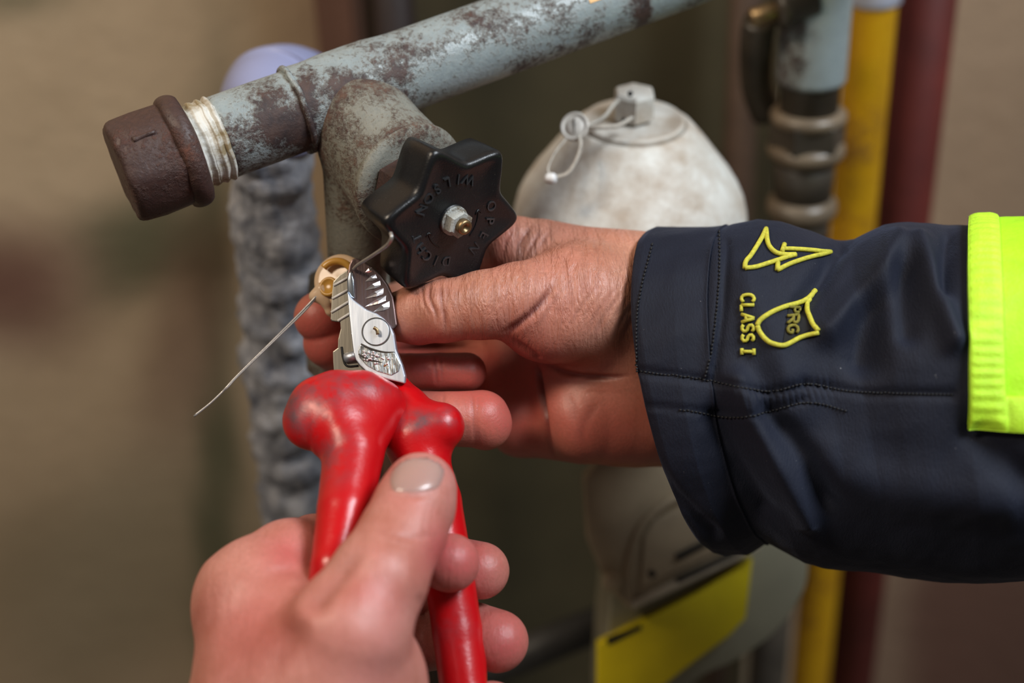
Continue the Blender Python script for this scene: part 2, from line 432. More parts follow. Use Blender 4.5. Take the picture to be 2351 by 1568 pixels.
br = 1.0 * blob(10, 660, 200, 150, 0.1, 3) + 0.6 * blob(430, 760, 90, 260, 0.2, 3) + 0.7 * blob(2150, 1500, 330, 260, 0, 4)
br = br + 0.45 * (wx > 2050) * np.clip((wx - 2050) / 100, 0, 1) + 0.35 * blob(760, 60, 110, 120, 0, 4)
single('wall_back', (v, fs), M_wall, kind='structure', attrs={'olive': np.clip(ol_shade, 0, 1), 'brown': np.clip(br, 0, 1)}, base=(0, WALL_Y, 0))
single('floor', box((-1.6, -1.5, -0.05), (1.6, WALL_Y, 0)), flat('concrete_floor', (0.10, 0.085, 0.065), 0.8, scale=6), kind='structure', smooth=False)
# dark olive sheet added as wall shade, red-brown post on its left edge
def vbox(pxl, pxr, py, y0, y1, z0, z1):
    a, b = PY(pxl, py, y0), PY(pxr, py, y0); return box((a.x, y0, z0), (b.x, y1, z1), 0.002)
single('shade_sheet', vbox(930, 1790, 300, 0.865, 0.90, 0.02, 1.6), M_shade_sheet, 'dark olive sheet painting in the shaded wall behind the valve and white housing', 'shade', smooth=False)
single('wooden_post', vbox(725, 818, 60, 0.84, 0.90, 0.0, 1.7), M_post, 'red brown wooden post rising behind the grey-blue pipe', 'post', smooth=False)

# ---------------------------------------------------------------- upright pipes on the right
def vpipe(px, py, y, rpx, ztop, zbot, wob=0.0, seg=40):
    p = PY(px, py, y); d = w2px([p])[2][0]; r = rpx * d / F / 1000
    return (p.x, p.y), r
(px_, py_), r = vpipe(1982, 250, 0.72, 54, 0, 0)
t = Thing('yellow_pipe', 'upright yellow gas pipe between the dark fittings and the maroon pipe', 'pipe', (px_, py_, 0))
prof = [(0, r)] + [(z, r) for z in np.linspace(0.02, 1.34, 12)]
t.add('pipe', lathe((px_, py_, 0), (0, 0, 1), prof), M_yel)
zc = PY(2010, 8, 0.72).z
t.add('collar', lathe((px_, py_, zc), (0, 0, 1), [(0, r * 1.02), (0.002, r * 1.12), (0.03, r * 1.12), (0.033, r)]), flat('pale_collar', (0.5, 0.52, 0.62), 0.4), label='pale collar near the top')
t.add('upper_pipe', lathe((px_, py_, 1.34), (0, 0, 1), [(0, r), (0.35, r)]), M_yel)
(px_, py_), r = vpipe(2098, 250, 0.76, 68, 0, 0)
single('maroon_pipe', lathe((px_, py_, 0), (0, 0, 1), [(0, r), (1.7, r)]), M_mar, 'upright dark maroon pipe, rightmost against the tan wall', 'pipe')
(px_, py_), r = vpipe(1700, 300, 0.82, 36, 0, 0)
single('brown_pipe', lathe((px_, py_, 0), (0, 0, 1), [(0, r), (1.7, r)]), flat('brown_pipe_paint', (0.085, 0.05, 0.032), 0.6), 'thin brown upright pipe behind the dark fittings', 'pipe')

(px_, py_), r = vpipe(908, 60, 0.80, 46, 0, 0)
single('dark_pipe', lathe((px_, py_, 0), (0, 0, 1), [(0, r), (1.7, r)]), flat('dark_brown_pipe_paint', (0.022, 0.013, 0.012), 0.5), 'dark brown upright pipe just right of the red brown post', 'pipe')

# pale blue pipe with union fittings
YF = 0.64
pc = PY(1868, 100, YF); dd = w2px([pc])[2][0]; rp = 80 * dd / F / 1000
t = Thing('fitting_column', 'pale blue upright pipe end screwed into dark iron union nuts', 'pipe', (pc.x, YF, 0.2))
def zat(py, px=1850): return PY(px, py, YF).z
rust = None
g = lathe((pc.x, YF, zat(186)), (0, 0, 1), [(0, rp * 0.97), (0.002, rp), (0.30, rp)])
t.add('pale_pipe', g, M_paint, attrs={'rust': np.where(w2px(g[0])[0] < 1840, 0.25, -0.35)}, label='pale blue pipe')
t.add('nipple', lathe((pc.x, YF, zat(262)), (0, 0, 1), [(0, rp * 0.86), (0.05, rp * 0.86)]), M_iron)
def hexnut(z0, z1, r, ridge=0.0022):
    hx = lambda th, tt: 1.0 / np.cos((th + 0.5) % (math.pi / 3) - math.pi / 6)
    H = z1 - z0
    return lathe((pc.x, YF, z0), (0, 0, 1), [(0, r * 0.90), (ridge, r), (H - ridge, r), (H, r * 0.88)], 72, rfun=hx)
t.add('union_nut', hexnut(zat(345), zat(262), rp * 1.0), M_iron, smooth=False)
t.add('nut_ring', lathe((pc.x, YF, zat(268)), (0, 0, 1), [(-0.003, rp * 1.05), (0, rp * 1.12), (0.002, rp * 1.12), (0.004, rp * 1.0)]), M_ironl)
t.add('nut_ring', lathe((pc.x, YF, zat(345)), (0, 0, 1), [(-0.004, rp * 1.02), (0, rp * 1.16), (0.003, rp * 1.14), (0.005, rp)]), M_ironl)
t.add('socket', lathe((pc.x, YF, zat(470)), (0, 0, 1), [(0, rp * 0.86), (zat(345) - zat(470), rp * 0.92)]), M_iron)
t.add('nut_ring', lathe((pc.x, YF, zat(478)), (0, 0, 1), [(-0.004, rp * 0.94), (0, rp * 1.06), (0.004, rp * 1.05), (0.007, rp * 0.88)]), M_ironl)
t.add('lower_socket', lathe((pc.x, YF, zat(560)), (0, 0, 1), [(0, rp * 0.86), (zat(478) - zat(560), rp * 0.88)]), M_iron)
t.add('lower_pipe', lathe((pc.x, YF, 0.2), (0, 0, 1), [(0, rp * 0.7), (zat(560) - 0.2, rp * 0.7)]), M_iron)
# small drain cock to its left
a = P(1722, 42, 640); b = P(1785, 24, 640); c = P(1850, 20, 690)
t = Thing('drain_cock', 'small brass cock sticking out left of the pale blue pipe', 'valve', c)
ax = (b - a)
t.add('spout', lathe(a, ax, [(0, 0.0036), (0.0008, 0.0044), (ax.length - 0.001, 0.0044), (ax.length, 0.004)], 24), M_brass)
g = lathe(b, ax, [(-0.001, 0.0055), (0, 0.009), (0.004, 0.0095), (0.006, 0.007), (0.018, 0.007)], 32)
t.add('body', g, M_iron)
t.add('stem', tube(smooth_path([b + ax * 0.2, (b + c) / 2, c], 8), 0.006, 16), M_iron)
t.add('drop_tube', tube(smooth_path([P(1745, 48, 660), P(1738, 90, 668), P(1738, 190, 690), P(1760, 260, 705)], 20), 0.008, 16), M_iron)

# ---------------------------------------------------------------- foil wrapped hose on the left
YH = 0.56
hp = PY(632, 420, YH); dd = w2px([hp])[2][0]; rh = 94 * dd / F / 1000
ztop = PY(622, 290, YH).z
n1, seg = 300, 96
zs = np.linspace(0.25, ztop, n1); th = np.arange(seg) / seg * 2 * math.pi
TH, ZZ = np.meshgrid(th, zs); ring = np.stack([np.cos(TH), np.sin(TH), ZZ * 0], -1).reshape(-1, 3)
pp = ring * rh; pp[:, 2] = ZZ.ravel()
q = pp * np.array([1, 1, 1.7])
dr = 0.0007 * nz(q * np.array([1, 1, 0.35]), 420) + 0.0011 * nz(q, 190) + 0.0016 * nz(q, 80) + 0.0006 * np.sin((ZZ.ravel() * 420 + TH.ravel()) + 1.6 * nz(q, 60)) + 0.0009 * np.abs(nz(q, 330))
pp[:, :2] *= (1 + dr / rh)[:, None]; pp[:, 0] += hp.x - (ztop - ZZ.ravel()) * 0.045; pp[:, 1] += YH
fs = [[i * seg + j, i * seg + (j + 1) % seg, (i + 1) * seg + (j + 1) % seg, (i + 1) * seg + j] for i in range(n1 - 1) for j in range(seg)]
t = Thing('insulated_pipe', 'upright pipe wrapped in crinkled silver foil behind the rusty cap', 'pipe', (hp.x, YH, 0.25))
t.add('foil_wrap', (pp, fs), M_foil)
dh = w2px([(hp.x, YH, ztop)])[2][0]
path = smooth_path([(hp.x, YH, ztop - 0.01), P(621, 262, dh), P(632, 243, dh + 6), P(665, 228, dh + 20), P(705, 234, dh + 60), PY(745, 262, 0.76), PY(768, 292, 0.839)], 40)
t.add('elbow', tube(path, rh * np.interp(np.arange(40), [0, 6, 14, 39], [1.02, 1.15, 1.42, 1.0]), 40), M_lav, label='smooth pale lavender elbow bending to the wall')

# ---------------------------------------------------------------- main rusty pipe, tee and cap
A = np.array(P(520, 312, 502)); B = np.array(P(1350, 10, 543)); AX = (B - A) / np.linalg.norm(B - A)
R0 = 0.0148
def sx(px):                             # distance along the pipe for a picture column
    return (px - 520) / 830.0 * np.linalg.norm(B - A) * (1 + 0.0)
def rough_geo(g, amp, sc):
    v, f = g; v = np.asarray(v); return v + np.stack([nz(v, sc), nz(v + 1, sc), nz(v + 2, sc)], 1) * amp, f
def rustmap(v, spots, base=0.0):
    x, y, _ = w2px(v); r = np.full(len(v), base)
    for cx, cy, s1, s2, k in spots: r += k * np.exp(-((x - cx) / s1) ** 2 - ((y - cy) / s2) ** 2)
    return r
SPOTS = [(625, 215, 45, 60, 0.9), (640, 290, 40, 60, 0.9), (700, 200, 26, 70, 0.9), (700, 330, 22, 90, 1.0), (800, 200, 60, 26, 0.8), (880, 215, 40, 22, 0.5), (555, 380, 30, 30, 0.5), (1080, 40, 70, 22, 0.7), (1475, 30, 16, 60, 1.8), (1190, 150, 60, 20, 0.6), (1330, 120, 40, 14, 0.5), (900, 100, 160, 30, 0.3), (1250, 60, 250, 60, 0.3), (980, 225, 60, 25, 0.3)]
t = Thing('gas_pipe', 'grey-blue painted horizontal pipe with rusted tee joint and rusty end cap', 'pipe', A)
pr = [(sx(505), R0 * 0.93), (sx(512), R0)] + [(s, R0) for s in np.arange(sx(520), sx(2300), 0.004)]
g = rough_geo(lathe(A, AX, pr, 96), 0.00008, 300); t.add('pipe', g, M_paint, attrs={'rust': rustmap(g[0], SPOTS, 0.02)})
# sleeve swelling at the tee
pr = []
for s in np.arange(sx(665), sx(900), 0.0008):
    x = (s - sx(665)) / (sx(900) - sx(665)); pr.append((s, R0 * (1.0 + 0.06 * min(1, x * 30) * min(1, (1 - x) * 4))))
g = rough_geo(lathe(A, AX, pr, 96), 0.00015, 400); tee = t.add('tee', g, M_paint, attrs={'rust': rustmap(g[0], SPOTS, 0.1)})
# weld bead
bead = tube([A + AX * sx(672) + R0 * 1.05 * (math.cos(q) * frame(AX)[1] + math.sin(q) * frame(AX)[2]) for q in np.linspace(0, 2 * math.pi, 60)], 0.0011, 10, False)
bead = rough_geo(bead, 0.0003, 500); t.add('weld_bead', bead, M_paint, parent=tee, attrs={'rust': np.full(len(bead[0]), 0.6)})
# taped thread
pr = []
for i in range(140):
    u = i / 139; s = sx(432) + u * (sx(513) - sx(432)); ph = (u * 6.2) % 1
    pr.append((s, R0 * (0.985 + 0.035 * abs(math.sin(math.pi * u * 6.2)) ** 0.6) + 0.0004 * math.sin(u * 30)))
g = rough_geo(lathe(A, AX, pr, 96), 0.00018, 500); t.add('thread_tape', g, M_tape, label='frayed white sealing tape on the thread')
# cap: flange + eight-sided body
cap = Thing('pipe_cap', 'rusty brown iron end cap screwed on the left pipe end', 'cap', A + AX * sx(420))
s0 = sx(300); s1 = sx(412)
oc = lambda th, tt: 1.0 + 0.035 * np.clip(np.cos(4 * th + 0.6), 0, 1) ** 3
rc = 0.0180
body = []
for s, k in [(s0, 0.0), (s0, 0.5), (s0 + 0.0001, 0.86), (s0 + 0.0006, 0.93), (s0 + 0.0016, 0.97), (s0 + 0.003, 0.99), ((s0 + s1) / 2, 1.01), (s1, 1.0), (s1 + 0.001, 1.0)]: body.append((s, max(rc * k, 1e-4)))
g = rough_geo(lathe(A, AX, body, 128, rfun=oc), 0.00018, 350); cb = cap.add('cap_body', g, M_capm, attrs={'rust': rustmap(g[0], [(360, 300, 60, 40, 0.5), (390, 430, 60, 14, 0.5)])})
fl = []
W2 = sx(452) - sx(408)
for i in range(15):
    u = i / 14; fl.append((sx(408) + u * W2, 0.0175 + 0.0030 * math.sin(math.pi * min(1, max(0, u))) ** 0.45))
g = rough_geo(lathe(A, AX, fl, 96), 0.00022, 300); cap.add('flange', g, M_capm, attrs={'rust': np.zeros(len(g[0]))})
# raised lug on the cap
lug = tube([A + AX * s + (rc + 0.0002) * (0.35 * np.array(R_[:, 1]) + 0.93 * np.array(R_[:, 2])) for s in np.linspace(sx(352), sx(395), 8)], 0.0011, 8)
cap.add('lug', rough_geo(lug, 0.0002, 500), M_capm, parent=cb)
# orange sticker near the top edge
x1, x2 = sx(1318), sx(1440); a0, xx, yy = frame(AX)
vv, ff = [], []
# direction facing the viewer & up
fv = np.array(R_[:, 2]); fv = fv - a0 * (fv @ a0); fv /= np.linalg.norm(fv); uv = np.cross(fv, a0); uv = uv if (uv @ R_[:, 1]) > 0 else -uv
for i in range(13):
    for j, s in enumerate(np.linspace(x1, x2, 6)):
        an = math.radians(-12 + i * 8)
        for rr in (R0 + 0.00025,): vv.append(A + a0 * s + rr * (math.cos(an) * fv + math.sin(an) * uv))
ff = [[i * 6 + j, i * 6 + j + 1, (i + 1) * 6 + j + 1, (i + 1) * 6 + j] for i in range(12) for j in range(5)]
t.add('sticker', (np.array(vv), ff), M_sticker, label='orange sticker')

# ---------------------------------------------------------------- valve body, bonnet and star knob
tilt = math.radians(47); mdir = np.array([0.82, -0.57, 0]); mdir /= np.linalg.norm(mdir)
n_c = math.sin(tilt) * mdir + math.cos(tilt) * np.array([0, 0, 1.0]); a_c = np.array([0.57, 0.82, 0]); a_c /= np.linalg.norm(a_c)
b_c = math.cos(tilt) * mdir - math.sin(tilt) * np.array([0, 0, 1.0])     # in-plane, right-down
KN = R_ @ n_c; KA = R_ @ a_c; KB = R_ @ b_c
KC = np.array(P(1045, 508, 484))
vt = Thing('valve', 'dusty grey-green shut-off valve body hanging from the rusted tee', 'valve', P(790, 420, 545))
fl = Field(C(620, 60, 560) + [-5, 0, -50], C(1120, 60, 500) + [25, 30, 60], 0.9)
fl = Field([-100, -45, -620], [20, 118, -470], 0.8)
tee_c = (A + AX * sx(770))
def w2c(w): return (np.asarray(w) - T_) @ R_ * 1000
tc = w2c(tee_c); bn = w2c(KC - KN * 0.034)      # bonnet end
bn = bn + np.array([1.0, 2.5, 0.0])
fl.cone(tc, 14.0, tc * 0.6 + bn * 0.4, 18.0, 4)
fl.cone(tc * 0.6 + bn * 0.4, 18.0, bn + n_c * 3, 21.5, 3)
# outlet going straight down in the world
dn = w2c(tee_c + KN * 0.012 + np.array([0, 0, -0.095])) ; st = w2c(tee_c + KN * 0.012)
st2 = C(815, 350, 518); dn2 = C(822, 640, 540)
fl.cone(st2, 12.0, dn2, 11.0, 6)
v_, q_ = fl.mesh(); v_ = relax(v_, q_, 2)
# trim at the bonnet plane
vw = c2w(v_); hgt = (vw - KC) @ KN; lim = -0.0295
vw = vw - np.outer(np.clip(hgt - lim, 0, None), KN)
vt.add('valve_body', (vw, q_), M_valve, attrs={'rust': rustmap(vw, [(800, 190, 90, 45, 1.1), (740, 260, 30, 60, 0.9), (735, 400, 18, 120, 0.6), (950, 300, 60, 12, 0.6), (900, 330, 50, 18, 0.4)], 0.10)})
vt.add('bonnet_ring', rough_geo(lathe(KC - KN * 0.0315 + R_ @ np.array([0.001, 0.0025, 0]), KN, [(-0.001, 0.0200), (0, 0.0222), (0.002, 0.0226), (0.0035, 0.0222), (0.0045, 0.0190)], 64), 0.0001, 300), M_valve, attrs=None)
hx = lambda th, tt: 1.0 / np.cos(th % (math.pi / 3) - math.pi / 6)
vt.add('bonnet_nut', lathe(KC - KN * 0.0275, KN, [(0, 0.0148), (0.001, 0.0158), (0.010, 0.0158), (0.011, 0.0145)], 72, up=KA, rfun=hx), M_capm, smooth=False, label='brown hexagonal bonnet nut')
vt.add('outlet_collar', lathe(P(800, 620, 560), P(808, 900, 575) - P(800, 620, 560), [(0, 0.012), (0.002, 0.0155), (0.012, 0.0165), (0.030, 0.0175), (0.040, 0.0178), (0.046, 0.012)], 64), M_valve)
vt.add('outlet_pipe', lathe(P(806, 830, 572), P(808, 900, 575) - P(800, 620, 560), [(0, 0.0115), (0.30, 0.0115)], 48), M_valve)
vt.add('stem', lathe(KC - KN * 0.022, KN, [(0, 0.005), (0.016, 0.005)], 24), M_iron)

# knob: six-lobed star
kt = Thing('star_knob', 'black six-lobed plastic valve knob with raised lettering and a hex nut', 'knob', KC - KN * 0.018)
def star_r(th, R1=0.0296, R2=0.0207):
    # scalloped: concave arcs between rounded tips
    c = np.abs(((th + math.pi / 6) % (math.pi / 3)) - math.pi / 6) / (math.pi / 6)   # 0 at lobe tip, 1 in valley
    return R2 + (R1 - R2) * (1 - c) ** 1.6 + 0.0 * c
def star_prism():
    seg = 240; th = np.arange(seg) / seg * 2 * math.pi
    # soft tips
    r = star_r(th); k = np.exp(-0.5 * (np.arange(-6, 7) / 2.2) ** 2); k /= k.sum()
    r = np.convolve(np.concatenate([r[-6:], r, r[:6]]), k, 'valid')
    prof = [(-0.0185, 0.2, 0), (-0.0185, 0.80, 0), (-0.0180, 0.93, 0), (-0.0165, 0.975, 0), (-0.010, 0.99, 0), (-0.0035, 1.0, 0), (-0.0018, 0.997, 0), (-0.0009, 0.985, 0), (-0.0003, 0.963, 0), (-0.0001, 0.93, 0), (-0.0003, 0.85, 0), (-0.0011, 0.74, 0), (-0.0013, 0.5, 0), (-0.0013, 0.15, 0), (-0.0013, 0.0, 0)]
    V = []
    for h, k2, _ in prof:
        rr = r * k2 if k2 < 0.9 else r - 0.030 * (1 - k2)
        V.append(KC + KN * h + np.outer(rr * np.cos(th), KA) + np.outer(rr * np.sin(th), KB))
    n = len(prof); V = np.vstack(V)
    fs = [[i * seg + j, (i + 1) * seg + j, (i + 1) * seg + (j + 1) % seg, i * seg + (j + 1) % seg] for i in range(n - 1) for j in range(seg)]
    fs.append([j for j in range(seg)])
    return V, fs
kb = kt.add('knob_body', star_prism(), M_black)
KF = -0.0013
def word_on_knob(txt, ang0, radius, outward, size=0.0046, span=None, name='lettering'):
    """letters set on an arc; ang0 = middle angle (deg) in the KA/KB frame"""
    gs = []; n = len(txt); sp = span or 13
    for i, ch in enumerate(txt):
        off = (i - (n - 1) / 2) * sp
        cu = bpy.data.curves.new('txt', 'FONT'); cu.body = ch; cu.size = size; cu.extrude = 0.00042; cu.align_x = 'CENTER'; cu.align_y = 'CENTER'
        cu.resolution_u = 3; cu.offset = 0.00003
        ob = bpy.data.objects.new('txt', cu); COL.objects.link(ob)
        me = bpy.data.meshes.new_from_object(ob.evaluated_get(bpy.context.evaluated_depsgraph_get()))
        bpy.data.objects.remove(ob); bpy.data.curves.remove(cu)
        # angle measured so that positive = clockwise as seen by the viewer (KA up-right, KB right-down)
        th = math.radians(ang0 + (off if outward else -off))
        rad = math.cos(th) * KA + math.sin(th) * KB; tan = -math.sin(th) * KA + math.cos(th) * KB
        upv, rt = (rad, tan) if outward else (-rad, -tan)
        c = KC + KN * (KF + 0.0002) + radius * rad
        v = np.array([q.co[:] for q in me.vertices]); f = [list(p.vertices) for p in me.polygons]
        gs.append((c + np.outer(v[:, 0], rt) + np.outer(v[:, 1], upv) + np.outer(v[:, 2], KN), f)); bpy.data.meshes.remove(me)
    return kt.add(name, join(*gs), M_letter, parent=kb, smooth=False)
word_on_knob('WILSON', -62, 0.0150, False, 0.0052, span=17)
word_on_knob('OPEN', 72, 0.0158, True, 0.0052, span=20)
word_on_knob('DICHT', 182, 0.0150, True, 0.0050, span=17)
def arc(r, a0, a1, n=14, rr=0.00025):
    pts = [KC + KN * (KF + 0.0001) + r * (math.cos(math.radians(q)) * KA + math.sin(math.radians(q)) * KB) for q in np.linspace(a0, a1, n)]
    g = [tube(pts, rr, 6)]
    e = pts[-1]; e2 = pts[-3]
    rad = (e - KC) / np.linalg.norm(e - KC); g.append(tube([e, e2 + rad * 0.0012], rr, 6)); g.append(tube([e, e2 - rad * 0.0012], rr, 6)); return join(*g)
kt.add('arrow', arc(0.0105, 95, 40), M_black, parent=kb); kt.add('arrow', arc(0.0105, 170, 215), M_black, parent=kb)
kt.add('boss', lathe(KC + KN * KF, KN, [(-0.001, 0.0062), (0.0, 0.0056), (0.0006, 0.0053)], 40), M_black)
kt.add('washer', lathe(KC + KN * (KF + 0.0005), KN, [(0, 0.0050), (0.0001, 0.0053), (0.0007, 0.0053), (0.0009, 0.0050)], 40), M_zinc, label='dull steel washer')
nut = kt.add('hex_nut', lathe(KC + KN * (KF + 0.0013), KN, [(0, 0.0041), (0.0004, 0.0043), (0.0034, 0.0043), (0.0040, 0.0037)], 72, up=KA, rfun=hx), M_zinc, smooth=False, label='dull steel hex nut')
kt.add('stem_end', lathe(KC + KN * (KF + 0.005), KN, [(0, 0.0027), (0.0022, 0.0027), (0.0028, 0.0022), (0.0026, 0.0012), (0.0018, 0.0010)], 32), M_brass, parent=nut, label='brass threaded stem end')

# ---------------------------------------------------------------- white conical housing with sealed plug
HC = np.array(P(1455, 272, 590)); el = math.radians(34)
HA = R_ @ np.array([-0.01, math.cos(el), math.sin(el)]); HA /= np.linalg.norm(HA)
ht = Thing('regulator_housing', 'dusty white conical gas regulator housing behind the knob and hand', 'regulator', HC - HA * 0.15)
pr = [(-0.150, 0.020), (-0.120, 0.040), (-0.105, 0.060), (-0.085, 0.062), (-0.075, 0.0555), (-0.060, 0.0510), (-0.050, 0.0507), (-0.043, 0.0500), (-0.037, 0.0485), (-0.032, 0.0462), (-0.026, 0.0425), (-0.018, 0.0365), (-0.010, 0.0305), (-0.004, 0.0255), (-0.0025, 0.0235), (-0.0022, 0.0222), (-0.0030, 0.0216)]
hb = ht.add('cone_body', lathe(HC, HA, pr, 128), M_white)
ht.add('top_disc', lathe(HC, HA, [(-0.0035, 0.0212), (-0.0012, 0.0213), (-0.0002, 0.0208), (0.0, 0.0200), (-0.0006, 0.0192), (-0.0008, 0.012), (-0.0008, 0.001)], 96), M_white)
pl = Thing('hex_plug', 'white hexagonal plug with a drilled hole on the conical housing top', 'plug', HC)
hc2 = np.array(P(1453, 280, 584))
HB = np.array(P(1455, 266, 590))
pl.add('plug_body', lathe(HB, HA, [(0, 0.0078), (0.0098, 0.0078), (0.0112, 0.0070), (0.0113, 0.001)], 72, up=R_[:, 0], rfun=hx), M_white, smooth=False)
for q in [(1447, 215, 573, 0.0011), (1432, 275, 573, 0.0009)]:
    pl.add('drill_hole', lathe(P(*q[:3]) , np.array(R_[:, 2]), [(-0.0008, q[3]), (0.0004, q[3])], 16), M_dark)
# seal with twisted wires
sl = Thing('lead_seal', 'round off-white crimped seal hanging on twisted wires from the plug', 'seal', P(1318, 290, 566))
sc0 = np.array(P(1318, 289, 566)); sa = R_ @ np.array([-0.30, 0.12, 0.94])
sd = sl.add('seal_disc', lathe(sc0, sa, [(-0.0035, 0.0048), (-0.003, 0.0056), (-0.0006, 0.0058), (0.0, 0.0054), (-0.0002, 0.0047), (-0.0008, 0.0044), (-0.0008, 0.0040), (-0.0003, 0.0037), (-0.0003, 0.0005)], 48), M_sealw)
sl.add('seal_slot', tube([sc0 - sa * 0.0002 + np.array(R_[:, 1]) * q for q in (-0.0032, 0.0032)], 0.0003, 6), M_iron, parent=sd)
def twist(pts, r=0.00045, amp=0.00055, n=90, turns=16):
    c = smooth_path(pts, n); g = []
    tg = np.gradient(c, axis=0); tg /= np.linalg.norm(tg, axis=1)[:, None]; x = np.cross(tg, R_[:, 2]); x /= np.linalg.norm(x, axis=1)[:, None]; y = np.cross(tg, x)
    for ph in (0, math.pi):
        a = np.linspace(0, turns * 2 * math.pi, n) + ph
        g.append(tube(c + amp * (np.cos(a)[:, None] * x + np.sin(a)[:, None] * y), r, 6))
    return join(*g)
sl.add('wire', twist([P(1345, 292, 566), P(1380, 292, 563), P(1420, 288, 566), P(1452, 270, 572)]), M_wirew)
sl.add('wire', twist([P(1345, 290, 566), P(1385, 270, 570), P(1405, 245, 575), P(1418, 232, 580)]), M_wirew)
sl.add('wire_loop', twist([P(1300, 318, 562), P(1275, 350, 558), P(1258, 385, 556), P(1262, 402, 556)], 0.0003, 0.0003), M_wirew)
sl.add('wire_loop', twist([P(1262, 408, 556), P(1300, 400, 556), P(1322, 370, 557), P(1333, 335, 560), P(1330, 312, 564)], 0.0004, 0.0005), M_wirew)
bm = bmesh.new(); bmesh.ops.create_icosphere(bm, subdivisions=3, radius=0.0024); bv, bf = bm_geo(bm)
sl.add('wire_bead', (bv + nz(bv, 900)[:, None] * bv * 0.12 + np.array(P(1265, 410, 555)), bf), flat('white_bead', (0.8, 0.8, 0.8), 0.5), label='small white bead on the wire loop')

# ---------------------------------------------------------------- gas meter at the bottom
dm = lambda x, y: 640 + (x - 1400) * 0.07 + (y - 1300) * 0.03
gm = Thing('gas_meter', 'beige and grey gas meter with recessed counter and yellow label, below the sleeve', 'meter', P(1600, 1700, 700))
bodyp = [(1392, 1500), (1400, 1420), (1430, 1150), (1560, 1060), (1760, 1040), (1845, 1140), (1856, 1290), (1838, 1372), (1775, 1455), (1690, 1515), (1600, 1560), (1500, 1650), (1392, 1700)]
gb = gm.add('meter_body', plate(bodyp, lambda x, y: dm(x, y) + 14, 90, 9, 60, 4), M_greym)
hp_ = [(1342, 1100), (1400, 1030), (1560, 980), (1720, 990), (1760, 1100), (1745, 1262), (1590, 1335), (1445, 1402), (1395, 1350), (1352, 1250)]
hs = gm.add('counter_housing', plate(hp_, dm, 30, 3, 0, 3), M_beige, label='beige counter housing')
# raised inner bezel made of a bar that follows the recess
rim = [(1620, 1120), (1540, 1150), (1478, 1200), (1450, 1262), (1440, 1330), (1448, 1392)]
gm.add('bezel', tube(smooth_path([P(x, y, dm(x, y) - 1) for x, y in rim], 30), 0.0022, 10), M_beige, parent=hs)
gm.add('lower_rail', plate([(1450, 1380), (1745, 1245), (1748, 1262), (1452, 1402)], lambda x, y: dm(x, y) - 4, 6, 1), flat('meter_edge_highlight', (0.50, 0.43, 0.32), 0.4), parent=hs)  # edge highlight put into the rail's paler colour
gm.add('counter_face', plate([(1478, 1230), (1500, 1195), (1700, 1110), (1730, 1230), (1470, 1350)], lambda x, y: dm(x, y) - 2, 4, 0.8), M_beige, parent=hs)
for sq in ([(1552, 1274), (1640, 1230), (1645, 1240), (1557, 1288)], [(1552, 1330), (1700, 1262), (1704, 1270), (1556, 1340)]):
    gm.add('counter_slot', plate(sq, lambda x, y: dm(x, y) - 4.5, 4, 0.3), M_dark, parent=hs, label='dark counter slot')
gm.add('screw', lathe(P(1497, 1318, 636), np.array(R_[:, 2]), [(-0.002, 0.0018), (0.0005, 0.0018), (0.001, 0.0012)], 20), M_iron, parent=hs)
gm.add('screw', lathe(P(1405, 1335, 634), np.array(R_[:, 2]), [(-0.003, 0.004), (0.001, 0.0045), (0.003, 0.003)], 20), M_beige, parent=hs)
lb = gm.add('label_plate', plate([(1372, 1482), (1445, 1440), (1600, 1362), (1728, 1282), (1712, 1420), (1672, 1462), (1620, 1500), (1560, 1545), (1480, 1610), (1372, 1660)], lambda x, y: dm(x, y) + 5, 12, 0.5), M_label, label='yellow label')
gm.add('label_print', plate([(1392, 1466), (1470, 1434), (1474, 1444), (1396, 1482)], lambda x, y: dm(x, y) + 4.5, 1.5, 0), M_dark, parent=lb, smooth=False)
single('bracket_bar', tube([P(1060, 1560, 760), P(1300, 1462, 775), P(1470, 1395, 790)], 0.010, 16), flat('dark_bar', (0.03, 0.03, 0.03), 0.5), 'dark slanting bracket bar behind the fingertips left of the meter', 'bracket')

# ---------------------------------------------------------------- far hand gripping the knob, with its sleeve
lo = C(640, 1120, 620); hi = C(1760, 440, 440)
fl = Field([-104, -62, -612], [92, 52, -452], 0.62)
# palm and wrist
chain(fl, [(1440, 655, 526, 118), (1245, 602, 530, 98)], 10)
chain(fl, [(1600, 700, 535, 150), (1440, 700, 524, 140), (1300, 716, 505, 112)], 12)
chain(fl, [(1600, 930, 535, 150), (1430, 935, 530, 128), (1345, 952, 524, 108)], 14)
chain(fl, [(1440, 800, 528, 130), (1320, 800, 538, 120)], 14)
chain(fl, [(1330, 900, 540, 120), (1215, 880, 548, 88), (1195, 960, 542, 84)], 8)
chain(fl, [(1215, 860, 548, 85), (1180, 760, 556, 75)], 8)
chain(fl, [(1330, 960, 535, 105), (1205, 965, 541, 82)], 4)
# thumb
chain(fl, [(1330, 680, 512, 118), (1190, 688, 496, 84), (1110, 700, 493, 77), (1020, 714, 493, 70), (960, 722, 498, 67), (925, 726, 504, 60)], 5)
chain(fl, [(1330, 690, 506, 120), (1240, 740, 502, 86)], 8)
# index finger: round the back of the knob to the seal
chain(fl, [(1270, 610, 532, 92), (1185, 572, 530, 74), (1110, 615, 560, 58), (960, 690, 568, 54), (820, 728, 548, 54)], 3)
chain(fl, [(820, 728, 548, 54), (752, 732, 532, 56), (735, 728, 526, 60)], 1.5)
# middle finger
chain(fl, [(1190, 770, 556, 66), (1080, 762, 578, 54), (930, 765, 580, 50), (840, 792, 556, 55), (820, 800, 550, 56)], 3)
chain(fl, [(820, 800, 550, 56), (772, 795, 534, 60), (756, 786, 530, 60)], 1.2)
